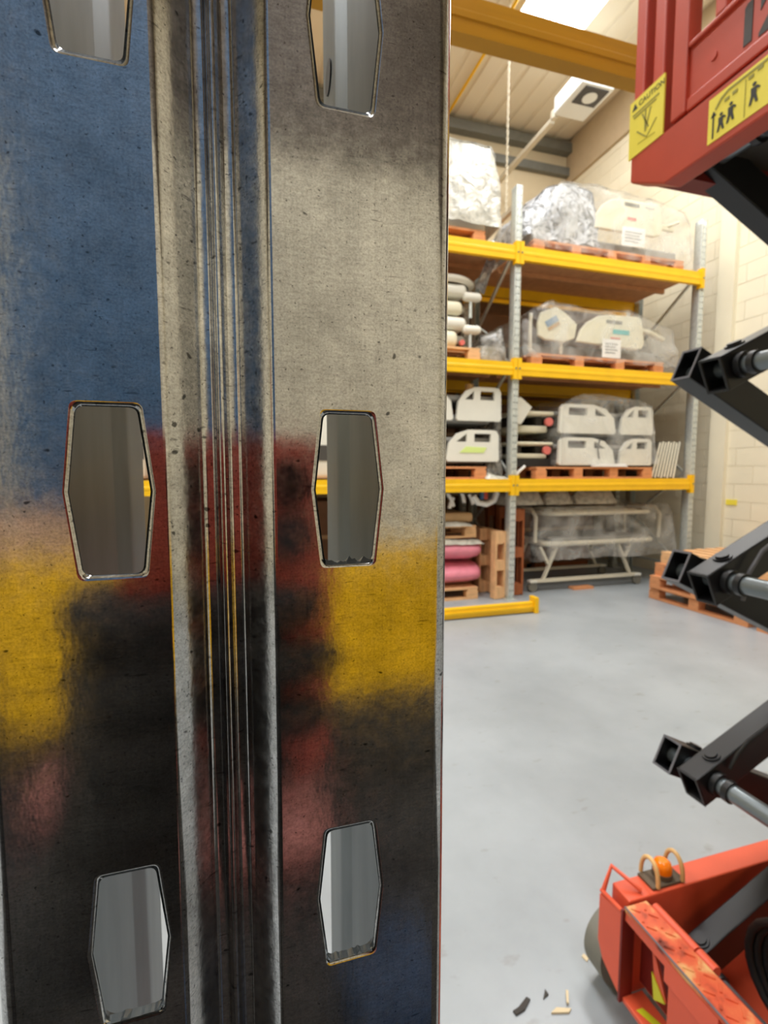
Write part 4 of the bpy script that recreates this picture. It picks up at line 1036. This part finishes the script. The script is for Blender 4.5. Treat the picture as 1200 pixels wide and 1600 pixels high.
pe = thing('person', 'person in dark clothes and gloves holding up a phone, a dark reflection', 'person', (-.62, -.62, 0))
def skin(name, m, parent, pts, edges, sub=2):
    me = bpy.data.meshes.new(name); o_ = org(parent)
    me.from_pydata([tuple(Vector(p[:3]) - o_) for p in pts], edges, []); me.materials.append(MAT[m])
    o = bpy.data.objects.new(name, me); C.objects.link(o); o.parent = parent
    md = o.modifiers.new('skin', 'SKIN'); md.use_smooth_shade = True
    for i, p in enumerate(pts): me.skin_vertices[0].data[i].radius = (p[3], p[4] if len(p) > 4 else p[3])
    me.skin_vertices[0].data[0].use_root = True
    sb = o.modifiers.new('subdivision', 'SUBSURF'); sb.levels = sub; sb.render_levels = sub
    return o
wr_ = camM((-.026, -.180, .044))
B = [(-.62, -.62, .96, .15, .12), (-.62, -.62, 1.14, .14, .11), (-.62, -.61, 1.32, .16, .12), (-.62, -.60, 1.45, .08, .08), (-.615, -.585, 1.53, .052),
     (-.45, -.55, 1.40, .075), (-.20, -.30, 1.08, .056), (wr_[0], wr_[1], wr_[2], .044, .036),
     (-.79, -.68, 1.40, .075), (-.86, -.70, 1.12, .054), (-.84, -.60, .88, .036),
     (-.53, -.60, .88, .095), (-.52, -.56, .50, .066), (-.50, -.60, .10, .045), (-.48, -.48, .045, .042),
     (-.71, -.64, .88, .095), (-.74, -.62, .50, .066), (-.76, -.66, .10, .045), (-.75, -.54, .045, .042)]
ED = [(0, 1), (1, 2), (2, 3), (3, 4), (2, 5), (5, 6), (6, 7), (2, 8), (8, 9), (9, 10), (0, 11), (11, 12), (12, 13), (13, 14), (0, 15), (15, 16), (16, 17), (17, 18)]
skin('body', 'jacket', pe, B, ED)
def blob(name, m, parent, parts, vox=.004):
    mb = MB()
    for pts, r in parts: mb.tube(pts, r, 12)
    o = mb.build(name, m, parent); md = o.modifiers.new('fuse', 'REMESH'); md.mode = 'VOXEL'; md.voxel_size = vox; md.use_smooth_shade = True
    sm = o.modifiers.new('smooth', 'SMOOTH'); sm.iterations = 4; sm.factor = .5
    return o
fing = []
for i, (y, tip, r) in enumerate(((-.045, .026, .0088), (-.066, .034, .0092), (-.087, .030, .0088), (-.106, .018, .0078))):
    fing.append(([camM(p) for p in ((-.040, y - .004, .034), (-.0445, y - .002, .016), (-.042, y, -.003), (-.028, y + .001, -.0075), (-.004, y, -.0070), (tip - .006, y - .001, -.0062), (tip, y - .001, -.006))], [r * 1.1, r * 1.1, r * 1.05, r, r * .95, r * .85, r * .5]))
palm = [([camM(p) for p in ((-.040, -.170, .042), (-.036, -.140, .040), (-.036, -.105, .038), (-.037, -.070, .036), (-.038, -.046, .034))], [.026, .024, .020, .016, .011]),
        ([camM(p) for p in ((-.012, -.172, .044), (-.006, -.145, .036), (-.002, -.115, .032), (-.004, -.085, .029))], [.026, .022, .016, .010]),
        ([camM(p) for p in ((-.030, -.150, .038), (-.030, -.12, .034), (-.030, -.085, .032), (-.032, -.055, .030))], [.020, .018, .016, .010])]
thumb = [([camM(p) for p in ((-.040, -.125, .034), (-.022, -.098, .028), (-.006, -.074, .0245), (.004, -.058, .0235), (.008, -.051, .023))], [.014, .012, .0105, .0095, .005])]
blob('glove', 'glove', pe, fing + palm + thumb, .003)
# the other glove, hanging by the thigh
g2 = [([(-.845, -.61, .90), (-.84, -.59, .84), (-.835, -.575, .80)], [.03, .034, .028])]
for i in range(4): g2.append(([(-.835 - .006 + i * .004, -.605 + i * .02, .80), (-.83, -.60 + i * .02, .755), (-.815, -.595 + i * .02, .72 + (.012 if i in (0, 3) else 0))], [.010, .009, .006]))
g2.append(([(-.83, -.57, .84), (-.81, -.545, .80), (-.80, -.54, .77)], [.013, .011, .006]))
blob('glove', 'glove', pe, g2, .004)
# head
hc = Vector((-.60, -.565, 1.635)); fd = Vector((.62, .78, -.10)).normalized(); sd_ = fd.cross(Vector((0, 0, 1))).normalized(); up_ = sd_.cross(fd)
def hp(f, s, u): return tuple(hc + fd * f + sd_ * s + up_ * u)
mb = MB(); n = 24; rows = 16; vs = []
for i in range(rows + 1):
    ph_ = math.pi * i / rows
    for j in range(n):
        a = 2 * math.pi * j / n
        x, y, z = math.sin(ph_) * math.cos(a), math.sin(ph_) * math.sin(a), math.cos(ph_)
        wj = 1 - .28 * max(0, -z) ** 1.3
        f, s, u = x * .098 * (1 - .12 * max(0, -z)), y * .076 * wj, z * .118
        if x > .5 and abs(y) < .35 and -.35 < z < .05: f += .022 * (1 - abs(y) / .35) * (1 - abs(z + .15) / .2 * .8)
        vs.append(hp(f, s, u))
mb.add(vs, [(i * n + j, i * n + (j + 1) % n, (i + 1) * n + (j + 1) % n, (i + 1) * n + j) for i in range(rows) for j in range(n)], True)
hd = mb.build('head', 'skin', pe)
for s in (-1, 1):
    MB().tube([hp(.0, s * .074, .02), hp(-.012, s * .084, .016), hp(-.014, s * .083, -.02), hp(0, s * .073, -.028)], [.006, .010, .009, .005], 8).build('ear', 'skin', hd)
    MB().tube([hp(.080, s * .034 - .008, .008), hp(.087, s * .034, .008), hp(.082, s * .034 + .008, .008)], [.004, .007, .004], 8).build('eye', 'card_white', hd)
MB().tube([hp(.078, -.022, -.055), hp(.089, 0, -.056), hp(.078, .022, -.055)], [.003, .006, .003], 8).build('mouth', 'label_red', hd)
mb = MB(); vs = []
for i in range(9):
    ph_ = math.pi * .62 * i / 8
    for j in range(n):
        a = 2 * math.pi * j / n; lim = 1.0 if math.cos(a) < .3 else .55
        q = ph_ * lim
        x, y, z = math.sin(q) * math.cos(a), math.sin(q) * math.sin(a), math.cos(q)
        vs.append(hp(x * .106, y * .085, z * .127))
mb.add(vs, [(i * n + j, i * n + (j + 1) % n, (i + 1) * n + (j + 1) % n, (i + 1) * n + j) for i in range(8) for j in range(n)], True)
o = mb.build('hair', 'hair', hd); o.modifiers.new('thick', 'SOLIDIFY').thickness = .008

# ================================================================== scraps on the floor
def scrap(name, lab, m, loc, pts, th, rz):
    o = MB().plate(pts, [], lambda a, b, d: (a, b, d), 0, th).build(name, m); o.location = loc; o.rotation_euler = (0, 0, rz); tag(o, lab, 'scrap')
SCRAPS = [('wood_sliver', 'dark bark-like sliver on the floor at the bottom of the picture', 'dark_scrap', (.719, 1.097, 0), [(-.03, -.008), (.0, -.012), (.034, -.002), (.03, .008), (-.01, .002), (-.03, .004)], .006, .3),
 ('wood_sliver', 'pale wooden splinter on the floor, longest one at the bottom', 'wood_scrap', (.819, 1.058, 0), [(-.03, -.006), (.02, -.009), (.03, .0), (-.01, .006)], .006, -.2),
 ('wood_sliver', 'thin pale splinter crossing the longest splinter on the floor', 'wood_scrap', (.855, 1.078, .006), [(-.018, -.003), (.018, -.004), (.018, .003), (-.016, .003)], .005, 1.0),
 ('wood_sliver', 'small dark chip on the floor between the two splinters', 'dark_scrap', (.798, 1.105, 0), [(-.012, -.003), (.01, -.008), (.016, .006), (.004, .002)], .005, .5),
 ('paper_scrap', 'tiny pale paper scrap on the floor left of the lift', 'wood_scrap', (.985, 1.165, 0), [(-.008, -.010), (.006, -.008), (.008, .010), (-.005, .009)], .003, .4)]
for q in SCRAPS: scrap(*q)
